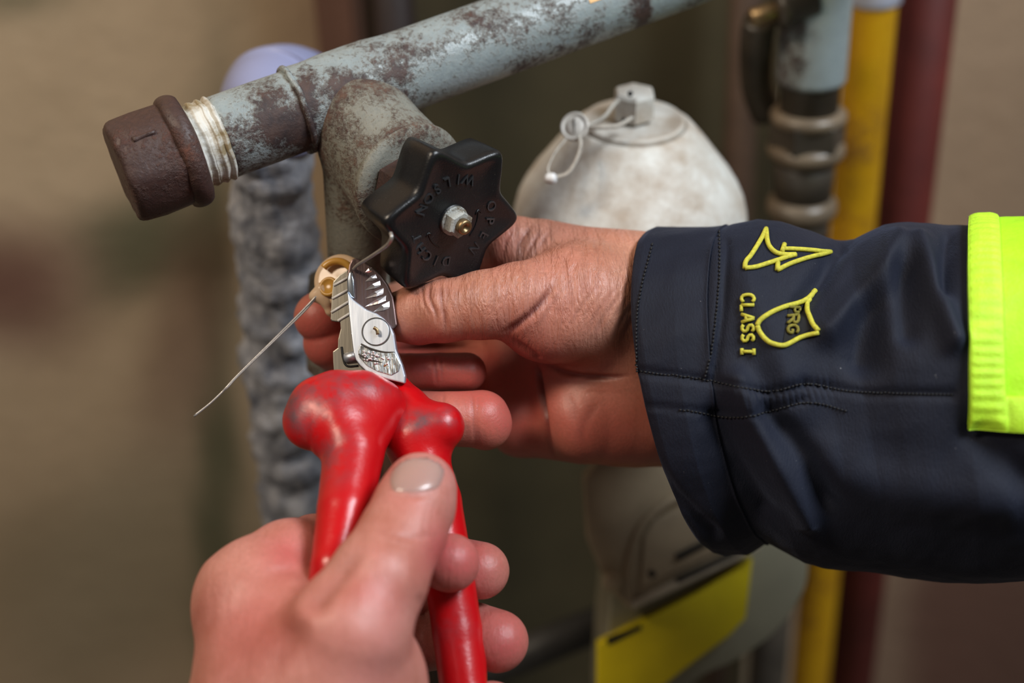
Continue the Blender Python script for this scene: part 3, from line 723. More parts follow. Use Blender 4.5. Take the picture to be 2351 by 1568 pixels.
# ring finger, folded back on itself
chain(fl, [(1170, 850, 552, 62), (1020, 856, 566, 56), (905, 855, 552, 52), (870, 855, 527, 48)], 2)
chain(fl, [(870, 855, 527, 46), (940, 853, 512, 42), (1005, 853, 510, 43), (1072, 854, 512, 45)], 1.0)
# little finger
chain(fl, [(1180, 960, 545, 66), (1020, 962, 560, 60), (900, 955, 545, 58), (868, 952, 520, 55)], 2)
chain(fl, [(868, 952, 520, 54), (950, 955, 503, 58), (1030, 962, 500, 63), (1106, 962, 502, 66), (1114, 972, 502, 62)], 1.0)
v_, q_ = fl.mesh(); v_ = relax(v_, q_, 3)
L = []
L += [([(1010, 640), (1014, 690), (1022, 735), (1024, 770)], 4, 0.9), ([(990, 645), (985, 680), (1000, 720), (1003, 745)], 4, 0.8), ([(968, 652), (972, 690), (990, 735)], 3, 0.45), ([(1026, 636), (1026, 700), (1020, 745)], 3, 0.5)]
for i in range(9):
    x = 1045 + i * 17; L.append(([(x + 22, 632 - i * 6), (x + 4, 670 - i * 3), (x - 6, 725 - i * 2)], 3, 0.22))
L += [([(1150, 772), (1195, 742), (1240, 700), (1285, 630)], 8, 1.5), ([(1170, 775), (1230, 818), (1235, 832)], 7, 1.0),
      ([(1230, 832), (1238, 880), (1248, 950), (1258, 1010), (1278, 1058)], 6, 2.6), ([(1235, 830), (1310, 858), (1400, 866), (1450, 862)], 6, 1.3),
      
      ([(998, 815), (1001, 850), (1004, 890)], 4, 0.7), ([(1012, 818), (1016, 850), (1015, 888)], 3, 0.4), ([(1018, 900), (1020, 960)], 3, 0.4), ([(1084, 902), (1088, 960), (1090, 1025)], 4, 0.55), ([(1098, 905), (1096, 960), (1097, 1020)], 3, 0.3),
      ([(1220, 520), (1195, 550), (1180, 590)], 5, 0.9), ([(1240, 530), (1222, 560), (1205, 590)], 4, 0.7), ([(1262, 530), (1245, 555), (1232, 578)], 4, 0.5),
      ([(1180, 520), (1160, 560), (1150, 600)], 5, 0.4), ([(1380, 915), (1340, 980), (1345, 1040)], 12, 0.4), ([(1300, 900), (1330, 980)], 12, 0.4)]
for i in range(12):
    x = 1215 + i * 17; L.append(([(x + 95, 600 + i * 6), (x + 35, 660 + i * 9), (x - 15 + i * 3, 735 + i * 7)], 7, 0.14 + 0.08 * (i % 3)))
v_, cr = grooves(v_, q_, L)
x, y = pxof(v_)
def g2(cx, cy, a, b): return np.exp(-((x - cx) / a) ** 2 - ((y - cy) / b) ** 2)
red = 0.9 * g2(740, 770, 110, 110) + 0.75 * g2(1000, 855, 160, 60) + 0.35 * g2(1090, 960, 110, 90) + 0.62 * g2(1180, 880, 90, 140) + 0.55 * g2(1370, 990, 180, 110) + 0.5 * g2(940, 790, 90, 28) + 0.3 * g2(1250, 830, 100, 30) + 0.3 * g2(1150, 560, 40, 60)
wr = np.clip(g2(1300, 640, 260, 150) + 0.6 * g2(1100, 690, 130, 80) + g2(1300, 530, 200, 50), 0, 1) * np.where(y < 860, 1, 0.15)
vw = c2w(v_)
ha = Thing('person', 'right forearm in dark work sleeve, bare hand pinching the seal behind the black knob', 'person', P(1500, 1060, 530))
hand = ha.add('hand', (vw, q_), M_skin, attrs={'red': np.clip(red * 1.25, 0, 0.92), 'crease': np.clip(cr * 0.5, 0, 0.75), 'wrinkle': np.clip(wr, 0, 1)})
bvh_hand = BVHTree.FromPolygons([Vector(a) for a in vw], q_.tolist())

# sleeve
RINGS = [  # u, T, B, bulge px, centre depth, radius mm
    (0.00, (1500, 527), (1645, 1262), -104, 530, 50), (0.05, (1516, 520), (1664, 1268), -104, 530, 52), (0.6, (1600, 521), (1712, 1266), -100, 528, 53), (1.0, (1665, 520), (1752, 1238), -92, 526, 51),
    (1.15, (1690, 512), (1775, 1246), -88, 525, 52), (1.6, (1745, 504), (1850, 1285), -75, 523, 54), (2.0, (1800, 512), (1900, 1298), -62, 521, 54), (2.7, (1900, 546), (1990, 1312), -50, 518, 52),
    (3.1, (1962, 549), (2060, 1322), -42, 515, 52), (3.6, (2030, 516), (2120, 1328), -36, 512, 55), (4.0, (2085, 511), (2160, 1332), -38, 510, 56), (5.0, (2230, 512), (2255, 1338), -45, 505, 57), (6.0, (2400, 510), (2460, 1343), -20, 500, 58), (8.0, (2800, 500), (2840, 1350), -10, 488, 60)]
RU = np.array([r[0] for r in RINGS]); RD = np.array([[*r[1], *r[2], r[3], r[4], r[5]] for r in RINGS], float)
def S(u, th, off=0.0):
    """u, th arrays -> camera mm; th 0 = top edge, 90deg = facing viewer, 180 = bottom"""
    D = np.stack([np.interp(u, RU, RD[:, i]) for i in range(7)], -1)
    cx = (D[..., 0] + D[..., 2]) / 2; cy = (D[..., 1] + D[..., 3]) / 2
    c, s = np.cos(th), np.sin(th)
    se = np.sign(s) * np.abs(s) ** 0.85
    px = cx + (D[..., 0] - cx) * c + D[..., 4] * s; py = cy + (D[..., 1] - cy) * c
    dep = D[..., 5] - (D[..., 6] + off) * se
    k = 1 + off / 55.0
    px = cx + (px - cx) * k; py = cy + (py - cy) * k
    d0 = D[..., 5]     # keep the outline at the mean depth, bulge toward viewer in true space
    X = (px - 1175.5) * d0 / F; Y = -(py - 784) * d0 / F
    # correct so that the front surface projects where intended
    X = X * (1 + (dep / d0 - 1) * 0.75); Y = Y * (1 + (dep / d0 - 1) * 0.75)
    return np.stack([X, Y, -dep], -1)
FOLDS = [  # polyline px, width px, height mm
    ([(1690, 880), (1740, 980), (1800, 1090), (1850, 1180)], 34, 5.0), ([(1640, 960), (1700, 1080), (1760, 1180)], 24, -3.0), ([(1760, 950), (1850, 1050), (1900, 1150)], 30, -3.5),
    ([(2110, 560), (2150, 680), (2190, 780)], 26, 4.0), ([(2060, 560), (2010, 640), (1900, 760)], 30, 4.5), ([(2000, 700), (1990, 820)], 45, -5.0), ([(2180, 540), (2170, 660)], 20, -3.0), ([(2080, 620), (2090, 760)], 28, -3.5),
    ([(1930, 560), (1880, 640), (1840, 700)], 22, -3.5), ([(1670, 560), (1662, 700), (1640, 860)], 9, -1.3), ([(1640, 560), (1635, 700), (1625, 860)], 14, 0.8),
    ([(1700, 640), (1760, 760), (1800, 860)], 40, 2.0), ([(1850, 880), (2000, 905), (2190, 905)], 10, -1.0), ([(1455, 850), (1620, 872), (1760, 902), (1850, 885)], 8, -1.1), ([(1460, 930), (1620, 945), (1760, 950), (1850, 920)], 7, -0.8),
    ([(1900, 1060), (2050, 1120), (2300, 1150)], 60, 3.0), ([(1500, 1060), (1560, 1150), (1640, 1230)], 14, -1.4), ([(2250, 1000), (2351, 1100)], 40, -3.0)]
def folded(vc, amp=1.0, extra=0.0, noise=True):
    x, y = pxof(vc); nrm = vc.copy(); nrm[:, 2] = nrm[:, 2] + 522; nrm[:, 0] *= 0; nrm[:, 1] -= -18 * 0
    ctr = np.stack([vc[:, 0], np.full(len(vc), -18.0), np.full(len(vc), -522.0)], 1)
    n = vc - ctr; n /= np.linalg.norm(n, axis=1)[:, None]
    disp = np.full(len(vc), float(extra)); front = np.clip(n[:, 2] * 3, 0, 1)
    for pts, w, hh in FOLDS:
        D, T = poly_dist(x, y, pts); disp += 1.35 * amp * hh * np.exp(-(D / w) ** 2) * front
    if noise: disp += amp * (1.3 * nz(vc, 0.045) + 0.45 * nz(vc, 0.13) + 0.12 * nz(vc, 0.4))
    # puckers along the seam
    D, T = poly_dist(x, y, [(1700, 915), (1850, 905), (1900, 890)]); disp += amp * 0.5 * np.exp(-(D / 26) ** 2) * np.sin(x * 0.42 - y * 0.12) * front
    return vc + n * disp[:, None]
def sleeve_part(u0, u1, nu, off, nth=260, thick=1.2):
    us = np.linspace(u0, u1, nu); th = np.arange(nth) / nth * 2 * math.pi
    U, TH = np.meshgrid(us, th, indexing='ij')
    o = folded(S(U.ravel(), TH.ravel(), off)); i = folded(S(U.ravel(), TH.ravel(), off)) ;
    ctr = np.stack([o[:, 0], np.full(len(o), -18.0), np.full(len(o), -522.0)], 1); n = o - ctr; n /= np.linalg.norm(n, axis=1)[:, None]
    i = o - n * thick; N = nu * nth
    fs = []
    for a in range(nu - 1):
        for b in range(nth):
            c = (b + 1) % nth
            fs.append([a * nth + b, a * nth + c, (a + 1) * nth + c, (a + 1) * nth + b]); fs.append([N + a * nth + b, N + (a + 1) * nth + b, N + (a + 1) * nth + c, N + a * nth + c])
    for b in range(nth):
        c = (b + 1) % nth; fs.append([b, N + b, N + c, c]); e = (nu - 1) * nth; fs.append([e + b, e + c, N + e + c, N + e + b])
    return c2w(np.vstack([o, i])), fs
gs_ = sleeve_part(0.98, 8.0, 230, 0.0); sleeve = ha.add('sleeve', gs_, M_cloth, label='dark navy work jacket sleeve')
gc_ = sleeve_part(0.0, 1.04, 60, 0.9, thick=2.0); cuff = ha.add('cuff', gc_, M_cloth)
bvh = BVHTree.FromPolygons([Vector(a) for a in np.vstack([gs_[0], gc_[0]])], gs_[1] + [[i + len(gs_[0]) for i in f] for f in gc_[1]])
def drop(px, py, off=0.0003, tree=None):
    d = (P(px, py, 1000) - CAM_LOC).normalized(); h, n, _, _ = (tree or bvh).ray_cast(CAM_LOC, d)
    if h is None: return P(px, py, 480)
    if n.dot(d) > 0: n = -n
    return h + n * off
# hem edge and stitches
hem = [S(np.array([0.0]), np.array([q]))[0] for q in np.linspace(0, 2 * math.pi, 161)]
def stitch(pts, step=9, ln=5, r=0.00035):
    g = []
    p = smooth_path([(a, b, 0) for a, b in pts], 200); L_ = np.concatenate([[0], np.cumsum(np.hypot(*np.diff(p[:, :2], axis=0).T))])
    for s in np.arange(0, L_[-1] - ln, step):
        a = [np.interp(s, L_, p[:, i]) for i in (0, 1)]; b = [np.interp(s + ln, L_, p[:, i]) for i in (0, 1)]
        g.append(tube([drop(*a, 0.0002), drop((a[0] + b[0]) / 2, (a[1] + b[1]) / 2, 0.0004), drop(*b, 0.0002)], r, 5))
    return join(*g)
M_st = flat('dark_thread', (0.006, 0.006, 0.008), 0.7)
for ln in ([(1652, 530), (1650, 650), (1634, 800), (1618, 870)], [(1462, 852), (1600, 868), (1760, 897), (1850, 880), (1960, 898), (2190, 905)], [(1560, 940), (1700, 958), (1850, 925), (1950, 945)], [(1498, 560), (1466, 700), (1462, 850)]):
    o = ha.add('stitching', stitch(ln), M_st, parent=sleeve)
def strokes(lines, r, name, mat, par, n=24, off=0.0006):
    g = []
    for pts in lines:
        p = smooth_path([(a, b, 0) for a, b in pts], max(6, n)) if len(pts) > 2 else np.array([(a, b, 0) for a, b in [pts[0], ((pts[0][0] + pts[1][0]) / 2, (pts[0][1] + pts[1][1]) / 2), pts[1]]])
        g.append(tube([drop(a, b, off) for a, b, _ in p], r, 8))
    return ha.add(name, join(*g), mat, parent=par)
K = 4.61; zx = lambda a, b: (1660 + a / K, 500 + b / K)
def seglines(pts): return [[pts[i], pts[i + 1]] for i in range(len(pts) - 1)]
arr = [zx(455, 130), zx(400, 240), zx(300, 400), zx(240, 480), zx(232, 545)]
arr2 = [zx(455, 130), zx(465, 240), zx(495, 320), zx(560, 380), zx(650, 400), zx(765, 400)]
arr3 = [zx(232, 545), zx(340, 530), zx(480, 490), zx(640, 435), zx(765, 400)]
arr4 = [zx(640, 340), zx(800, 345), zx(1125, 370)]; arr5 = [zx(1125, 370), zx(900, 430), zx(700, 500), zx(570, 565)]; arr6 = [zx(570, 565), zx(575, 480)]; arr7 = [zx(620, 370), zx(645, 290)]
strokes([arr, arr2, arr3, arr4, arr5, arr6, arr7], 0.00085, 'embroidered_arrow', M_thread, sleeve)
sh = [[zx(970, 775), zx(870, 865), zx(700, 925), zx(520, 1000), zx(400, 1080), zx(365, 1140)], [zx(365, 1140), zx(400, 1220), zx(480, 1310), zx(600, 1355), zx(680, 1340), zx(820, 1270), zx(1020, 1215)], [zx(970, 775), zx(905, 890), zx(905, 1000), zx(950, 1120), zx(1020, 1195)]]
strokes(sh, 0.00085, 'embroidered_shield', M_thread, sleeve)
LET = {'C': [[(0.95, .85), (.6, 1), (.15, .8), (.05, .45), (.2, .1), (.6, 0), (.95, .15)]], 'L': [[(.1, 1), (.1, 0)], [(.1, 0), (.9, 0)]], 'A': [[(0, 0), (.5, 1)], [(.5, 1), (1, 0)], [(.2, .38), (.8, .38)]],
       'S': [[(.9, .85), (.5, 1), (.1, .8), (.3, .55), (.75, .45), (.92, .2), (.5, 0), (.08, .15)]], 'I': [[(.5, 1), (.5, 0)], [(.1, 1), (.9, 1)], [(.1, 0), (.9, 0)]],
       'P': [[(.1, 0), (.1, 1)], [(.1, 1), (.7, .98), (.9, .75), (.7, .52), (.1, .5)]], 'R': [[(.1, 0), (.1, 1)], [(.1, 1), (.7, .98), (.9, .75), (.7, .52), (.1, .5)], [(.45, .5), (.95, 0)]],
       'G': [[(.92, .85), (.55, 1), (.12, .8), (.05, .45), (.2, .1), (.6, 0), (.92, .15), (.92, .45)], [(.92, .45), (.55, .45)]]}
def stext(txt, x0, y0, h, w, gap):
    out = []; yy = y0
    for ch in txt:
        if ch == ' ': yy += w * 0.5; continue
        for ln in LET[ch]: out.append([(x0 + q[1] * h + (q[0] - 0.5) * 0, yy + q[0] * w) for q in ln])
        yy += w + gap
    return out
strokes(stext('CLASS I', 1704, 677, 28, 18, 4.5), 0.0006, 'embroidered_word', M_thread, sleeve, 12)
# darker filled panel inside the shield with its letters
cn = [zx(690, 955), zx(880, 885), zx(925, 1185), zx(630, 1325)]; pf = []
for i in range(14):
    for j in range(14):
        a_, b_ = i / 13, j / 13
        q = [(1 - a_) * (1 - b_) * cn[0][k] + a_ * (1 - b_) * cn[1][k] + a_ * b_ * cn[2][k] + (1 - a_) * b_ * cn[3][k] for k in (0, 1)]; pf.append(list(drop(q[0], q[1], 0.0003)))
ha.add('shield_panel', (np.array(pf), [[i * 14 + j, (i + 1) * 14 + j, (i + 1) * 14 + j + 1, i * 14 + j + 1] for i in range(13) for j in range(13)]), M_blackthread, parent=sleeve)
strokes(stext('PRG', 1806, 704, 26, 19, 3), 0.00055, 'shield_lettering', M_threadd, sleeve, 10, 0.0009)
# loose threads and lint
# hi-vis patch
def patch(u0, u1, nu, t0, t1, nt, off, thick, bulge=0.0, ribs=0.0, edge=None):
    us = np.linspace(u0, u1, nu); th = np.linspace(t0, t1, nt); U, TH = np.meshgrid(us, th, indexing='ij')
    U2 = U + (0.16 * np.sin(np.clip(TH, 0, 1.57)) ** 2 if edge is None else 0) * 0
    o = folded(S(U2.ravel(), TH.ravel(), 0.0), 0.9, off)
    ctr = np.stack([o[:, 0], np.full(len(o), -18.0), np.full(len(o), -522.0)], 1); n = o - ctr; n /= np.linalg.norm(n, axis=1)[:, None]
    e = np.minimum(np.minimum((U - u0), (u1 - U)) * 8, np.minimum(TH - t0, t1 - TH) * 12).ravel()
    o = o + n * (bulge * np.clip(e, 0, 1) ** 0.5)[:, None]
    if ribs: o = o + n * (ribs * np.sin(TH.ravel() * 95 + 2 * np.sin(TH.ravel() * 9)) * np.clip(e * 1.5, 0, 1))[:, None]
    i = o - n * thick; N = nu * nt; fs = []
    for a in range(nu - 1):
        for b in range(nt - 1):
            fs.append([a * nt + b, a * nt + b + 1, (a + 1) * nt + b + 1, (a + 1) * nt + b]); fs.append([N + a * nt + b, N + (a + 1) * nt + b, N + (a + 1) * nt + b + 1, N + a * nt + b + 1])
    for a in range(nu - 1):
        for b in (0, nt - 1): fs.append([a * nt + b, (a + 1) * nt + b, N + (a + 1) * nt + b, N + a * nt + b])
    for b in range(nt - 1):
        for a in (0, nu - 1): fs.append([a * nt + b, a * nt + b + 1, N + a * nt + b + 1, N + a * nt + b])
    return c2w(np.vstack([o, i])), fs
TB = math.radians(97)
pt = ha.add('hi_vis_patch', patch(4.98, 8.0, 120, -1.2, TB, 200, 1.2, 1.0, 1.2), M_neon, parent=sleeve, label='neon yellow-green fabric patch')
ha.add('patch_band', patch(4.95, 5.36, 30, -1.2, TB + 0.02, 260, 3.0, 1.2, 1.2, 0.22), M_neonb, parent=sleeve, label='ribbed neon border band')
ha.add('patch_band', patch(5.34, 8.0, 60, TB - 0.17, TB + 0.02, 30, 3.0, 1.2, 1.2), M_neonb, parent=sleeve, label='ribbed neon border band')

# ---------------------------------------------------------------- plastic security seal and its wires
se = Thing('security_seal', 'amber and clear plastic wire seal held in the cutter jaws', 'seal', P(770, 700, 505))
sc = np.array(P(779, 642, 507)); sn = R_ @ np.array([-0.25, 0.25, 0.93]); sn /= np.linalg.norm(sn)
mm = 0.508 / F * 1000 / 1000
rr = 61 * 507 / F / 1000
sb = se.add('shell', lathe(sc, sn, [(-0.0035, 0.001), (-0.0035, rr * 0.85), (-0.0028, rr * 0.97), (-0.001, rr), (0.001, rr * 0.97), (0.0018, rr * 0.86), (0.0016, rr * 0.7), (0.0022, 0.0005)], 64), M_clear, label='clear outer shell')
se.add('rotor', lathe(sc, sn, [(-0.0030, 0.001), (-0.0030, rr * 0.7), (0.0004, rr * 0.72), (0.0010, rr * 0.66), (0.0008, rr * 0.5), (0.0012, rr * 0.45), (0.0012, 0.0005)], 48), M_amber, label='amber inner rotor')
se.add('amber_band', tube([sc + sn * 0.0024 + (R_ @ np.array([math.cos(q) * rr * 0.62, math.sin(q) * rr * 0.62, 0])) for q in np.linspace(0.5, 2.5, 20)], 0.0013, 10), M_amber, label='amber band')
hub = np.array(P(753, 657, 503))
se.add('hub', lathe(hub, sn, [(-0.003, 0.0034), (-0.0004, 0.0036), (0, 0.0033), (0.0001, 0.0026), (-0.0005, 0.0024), (-0.0005, 0.0003)], 32), M_amber)
f2 = Field([-86, 4, -522], [-55, 36, -490], 0.4)
chain(f2, [(738, 665, 506, 17), (722, 680, 506, 11)], 2); chain(f2, [(745, 680, 506, 16), (757, 715, 507, 9), (763, 728, 508, 5)], 2); chain(f2, [(724, 680, 506, 11), (752, 690, 506, 12)], 2)
v2, q2 = f2.mesh(); se.add('wire_guide', (c2w(relax(v2, q2, 2)), q2), M_clear, label='moulded wire guide')
ws = Thing('seal_wire', 'thin bent steel sealing wire running from the seal to lower left', 'wire', P(445, 955, 490))
ws.add('strand', tube(smooth_path([P(728, 678, 504), P(690, 718, 503), P(620, 788, 500), P(545, 862, 497), P(522, 887, 496), P(508, 902, 496), P(480, 928, 495), P(445, 956, 494)], 50), 0.00038, 8), M_wire)
ws.add('strand', tube(smooth_path([P(730, 680, 504.5), P(692, 722, 503), P(622, 790, 500), P(547, 863, 497), P(524, 888, 496), P(510, 900, 496), P(482, 926, 495), P(447, 953, 494)], 50), 0.00030, 8), M_wire)
wq = Thing('cut_wire', 'short hooked wire end sticking up right of the cutter jaws', 'wire', P(820, 612, 497))
wq.add('strand', tube(smooth_path([P(812, 618, 489), P(822, 608, 484), P(850, 590, 476), P(880, 570, 466), P(893, 558, 461), P(899, 545, 459), P(897, 535, 460)], 40), 0.00062, 10), M_wire)

# ---------------------------------------------------------------- cutters
ct = Thing('cutting_pliers', 'steel cable cutters with red insulated handles, jaws closed on the seal', 'pliers', P(900, 1300, 460))
z5 = lambda L_: [(640 + a / 4.613, 560 + b / 4.613) for a, b in L_]
dj = lambda x, y: 489 - (x - 800) * 0.012 - (y - 700) * 0.02
# rear jaw (beige reflections) with ridges
rj = z5([(735, 270), (640, 330), (575, 400), (560, 560), (548, 800), (560, 818), (650, 830), (655, 900), (628, 1010), (625, 1100), (572, 1140), (575, 1250), (585, 1400), (700, 1480), (900, 1500), (980, 1390), (860, 1290), (800, 1150), (760, 760), (745, 520)])
jb = ct.add('rear_jaw', plate(rj, lambda x, y: dj(x, y) + 3.5, 6, 0.35), M_jaw, label='inner cutter jaw with ridges', smooth=False)
for (a, b) in (((580, 440), (735, 355)), ((565, 580), (735, 485)), ((555, 725), (740, 610)), ((625, 815), (760, 730))):
    (x0, y0), (x1, y1) = z5([a, b]); ct.add('ridge', tube([P(x0, y0, dj(x0, y0) + 3.4), P(x1, y1, dj(x1, y1) + 3.2)], 0.00045, 8), M_glint, parent=jb)
jl = [z5([q])[0] for q in [(665, 1090), (680, 1200), (720, 1290), (840, 1290)]]
ct.add('stop_groove', tube(smooth_path([P(x, y, dj(x, y) + 3.4) for x, y in jl], 16), 0.0004, 8), M_dark, parent=jb)
(xa, ya), (xb, yb) = z5([(700, 1215), (830, 1180)]); ct.add('stop_pin', lathe(P(xa, ya, 490), P(xb, yb, 489) - P(xa, ya, 490), [(0, 0.0012), (0.0003, 0.0018), (0.005, 0.0018)], 20), M_steel, label='steel stop pin')
# dark outer jaw
oj = z5([(722, 480), (725, 330), (745, 220), (770, 165), (820, 150), (880, 170), (1000, 250), (1080, 335), (1150, 430), (1210, 560), (1232, 690), (1255, 860), (1215, 905), (1150, 850), (1000, 760), (800, 660)])
oj_d = lambda x, y: dj(x, y) - 0.8 + ((x - 805) * 0.022)
ojo = ct.add('outer_jaw', plate(oj, oj_d, 6, 0.5), M_darkjaw, label='dark serrated cutter jaw', smooth=False)
teeth = [((915, 300), (985, 255), (1005, 275)), ((912, 400), (1030, 325), (1070, 345)), ((905, 492), (1080, 395), (1120, 415)), ((908, 580), (1120, 470), (1160, 495)), ((915, 665), (1150, 545), (1192, 565)), ((1000, 722), (1180, 610), (1215, 650)), ((1000, 722), (1110, 700), (1215, 665))]
for i, (a, b, c) in enumerate(teeth[:6]):
    (x0, y0), (x1, y1), (x2, y2) = z5([a, b, c]); w = 3.2
    mid = ((x1 + x2) / 2, (y1 + y2) / 2)
    top = [P(x0, y0, oj_d(x0, y0) - 0.05), P((x0 + x1) / 2, (y0 + y1) / 2 - 4.0, oj_d(x0, y0) - 0.25), P(x1, y1 - 1.5, oj_d(x1, y1) + 0.1), P(x2, y2 + 3.0, oj_d(x2, y2) + 0.3), P((x0 + x2) / 2, (y0 + y2) / 2 + 4, oj_d(x0, y0) - 0.1)]
    crest = P((x0 + mid[0] * 1.3) / 2.3, (y0 + mid[1] * 1.3) / 2.3, oj_d(mid[0], mid[1]) - 0.9)
    back = [p + Vector(R_ @ np.array([0, 0, -0.001])) for p in top]
    V = [list(p) for p in top] + [list(crest)] + [list(p) for p in back]
    fs = [[j, (j + 1) % 5, 5] for j in range(5)] + [[(j + 1) % 5, j, 6 + j, 6 + (j + 1) % 5] for j in range(5)]
    ct.add('tooth', (np.array(V), fs), M_chrome, parent=ojo, smooth=False, label='polished ridge' if i == 0 else None)
# chrome inner bevel near the cutting edge
cb_ = z5([(735, 300), (775, 285), (800, 380), (808, 585), (760, 560), (725, 500), (720, 380)])
ct.add('blade_bevel', plate(cb_, lambda x, y: dj(x, y) - 1.6, 3, 0.6), mk_steel('blade', (0.75, 0.82, 0.92), 0.18, 400), parent=ojo, label='bright cutting bevel')
# silver front plate
sp = z5([(722, 500), (735, 640), (745, 760), (765, 950), (790, 1150), (815, 1230), (860, 1290), (920, 1345), (1000, 1390), (1160, 1440), (1335, 1482), (1340, 1400), (1310, 1290), (1245, 1130), (1220, 960), (1190, 890), (1110, 790), (1030, 735), (920, 690), (800, 600), (760, 560)])
spl = ct.add('front_plate', plate(sp, lambda x, y: dj(x, y) - 2.4, 6, 0.8, 0, 3), M_steel, label='brushed silver joint plate', smooth=False)
def ringpx(cx, cy, rx, ry, dep, r, n=48, rot=0.0):
    return tube([P(cx + rx * math.cos(q) * math.cos(rot) - ry * math.sin(q) * math.sin(rot), cy + rx * math.cos(q) * math.sin(rot) + ry * math.sin(q) * math.cos(rot), dep) for q in np.linspace(0, 2 * math.pi, n)], r, 8, False)
(cx_, cy_) = z5([(1030, 930)])[0]
pv = ct.add('pivot', lathe(P(cx_, cy_, dj(cx_, cy_) - 2.6), np.array(R_ @ np.array([-0.08, 0.13, 1.0])), [(-0.002, 0.0047), (-0.0002, 0.0047), (0.0001, 0.0044), (0.0001, 0.0001)], 48), M_steel, label='round pivot rivet', smooth=False)
ct.add('pivot_ring', tube([P(cx_ + 32 * math.cos(q), cy_ + 32 * math.sin(q), dj(cx_ + 32 * math.cos(q), cy_ + 32 * math.sin(q)) - 2.42) for q in np.linspace(0, 2 * math.pi, 48)], 0.00018, 6, False), M_iron, parent=pv)
ct.add('pivot_mark', tube(smooth_path([P(*z5([(1005, 885)])[0], dj(870, 780) - 3.4), P(*z5([(1040, 910)])[0], dj(870, 780) - 3.4), P(*z5([(1050, 960)])[0], dj(870, 780) - 3.4)], 8), 0.0006, 8), M_brass, parent=pv)
# pitted size stamp window
wd_ = z5([(870, 1060), (980, 1110), (1110, 1145), (1225, 1150), (1290, 1270), (1270, 1350), (1190, 1395), (1040, 1350), (930, 1290), (850, 1200), (840, 1130)])
st_ = ct.add('stamped_panel', plate(wd_, lambda x, y: dj(x, y) - 2.7, 1.5, 0.25), mk_steel('pitted_steel', (0.62, 0.64, 0.64), 0.3, 900, amp=0.0009), parent=spl, label='pitted stamped panel', smooth=False)
wl = [(870, 1060), (980, 1110), (1110, 1145), (1225, 1150)]; ct.add('panel_edge', tube(smooth_path([P(*z5([q])[0], dj(870, 780) - 3.4) for q in wl], 16), 0.0003, 6), M_iron, parent=spl)
wl = [(845, 1165), (940, 1220), (1080, 1255), (1250, 1270)]; ct.add('panel_edge', tube(smooth_path([P(*z5([q])[0], dj(870, 780) - 3.6) for q in wl], 16), 0.00028, 6), M_iron, parent=spl)
rs2 = np.random.RandomState(3); gs2 = []; gs3 = []
bm = bmesh.new(); bmesh.ops.create_icosphere(bm, subdivisions=1, radius=1); iv, jf = bm_geo(bm)
for i in range(60):
    u, w_ = rs2.uniform(0, 1), rs2.uniform(0, 1); a = 880 + u * 360; b = 1100 + u * 110 + w_ * 130
    if 1245 - (a - 880) * 0.02 < b < 1262: continue
    p = np.array(P(*z5([(a, b)])[0], dj(860, 820) - 3.2)); k = rs2.uniform(0.0002, 0.00055)
    (gs3 if (b > 1270 and rs2.rand() < 0.4) else gs2).append((iv * k + p, jf))
ct.add('solder_bead', join(*gs2), M_chrome, parent=spl); 
if gs3: ct.add('rust_speck', join(*gs3), flat('rust_speck', (0.22, 0.08, 0.02), 0.7), parent=spl)
# shank below the plate going into the handles
ct.add('shank', plate(z5([(1310, 1290), (1345, 1440), (1340, 1530), (1000, 1560), (1000, 1400), (1200, 1440)]), 489, 6, 0.8), M_steel)
# handles
def handle(chains, box_lo, box_hi, h=0.7, rel=10):
    fd = Field(box_lo, box_hi, h)
    for pts, k in chains: chain(fd, pts, k, 0.15)
    v, q = fd.mesh(); return relax(v, q, rel), q
lh = [([(850, 905, 484, 48), (828, 970, 474, 66), (812, 1040, 462, 70), (792, 1170, 448, 64), (768, 1300, 436, 55), (748, 1420, 432, 53), (720, 1560, 430, 52)], 5),
      ([(706, 962, 470, 50), (722, 928, 470, 51), (775, 908, 471, 46), (835, 900, 474, 42), (880, 922, 478, 38), (908, 948, 481, 33)], 10), ([(770, 930, 470, 50), (850, 945, 474, 48)], 12), ([(716, 978, 466, 46), (775, 975, 466, 58)], 9)]
v2, q2 = handle(lh, [-80, -118, -505], [-32, 0, -405])
xx_, yy_ = pxof(v2); gr = 0.9 * np.exp(-((xx_ - 700) / 90) ** 2 - ((yy_ - 950) / 90) ** 2) + 0.8 * np.exp(-((xx_ - 820) / 110) ** 2 - ((yy_ - 880) / 28) ** 2) + 0.5 * np.exp(-((xx_ - 760) / 50) ** 2 - ((yy_ - 1060) / 60) ** 2)
ct.add('handle', (c2w(v2), q2), M_red, attrs={'grime': np.clip(gr * 1.3, 0, 1)}, label='left red handle with finger guard')
rh_ = [([(890, 885, 494, 42), (925, 940, 488, 58), (950, 1010, 480, 66), (1000, 1150, 474, 60), (1032, 1330, 466, 58), (1050, 1450, 462, 58), (1070, 1600, 456, 58), (1092, 1780, 448, 56)], 5),
       ([(930, 965, 486, 56), (985, 978, 480, 46), (1014, 976, 478, 45)], 6), ([(960, 1010, 482, 50), (1005, 985, 480, 44)], 8), ([(880, 880, 495, 38), (830, 868, 496, 20)], 3), ([(895, 880, 493, 30), (925, 925, 490, 32)], 3)]
v2, q2 = handle(rh_, [-60, -148, -515], [-8, -3, -430])
xx_, yy_ = pxof(v2); gr = np.exp(-((xx_ - 950) / 45) ** 2 - ((yy_ - 970) / 30) ** 2) + 0.9 * np.exp(-((xx_ - 1040) / 40) ** 2 - ((yy_ - 955) / 25) ** 2) + 0.4 * np.exp(-((xx_ - 1030) / 60) ** 2 - ((yy_ - 1440) / 60) ** 2)
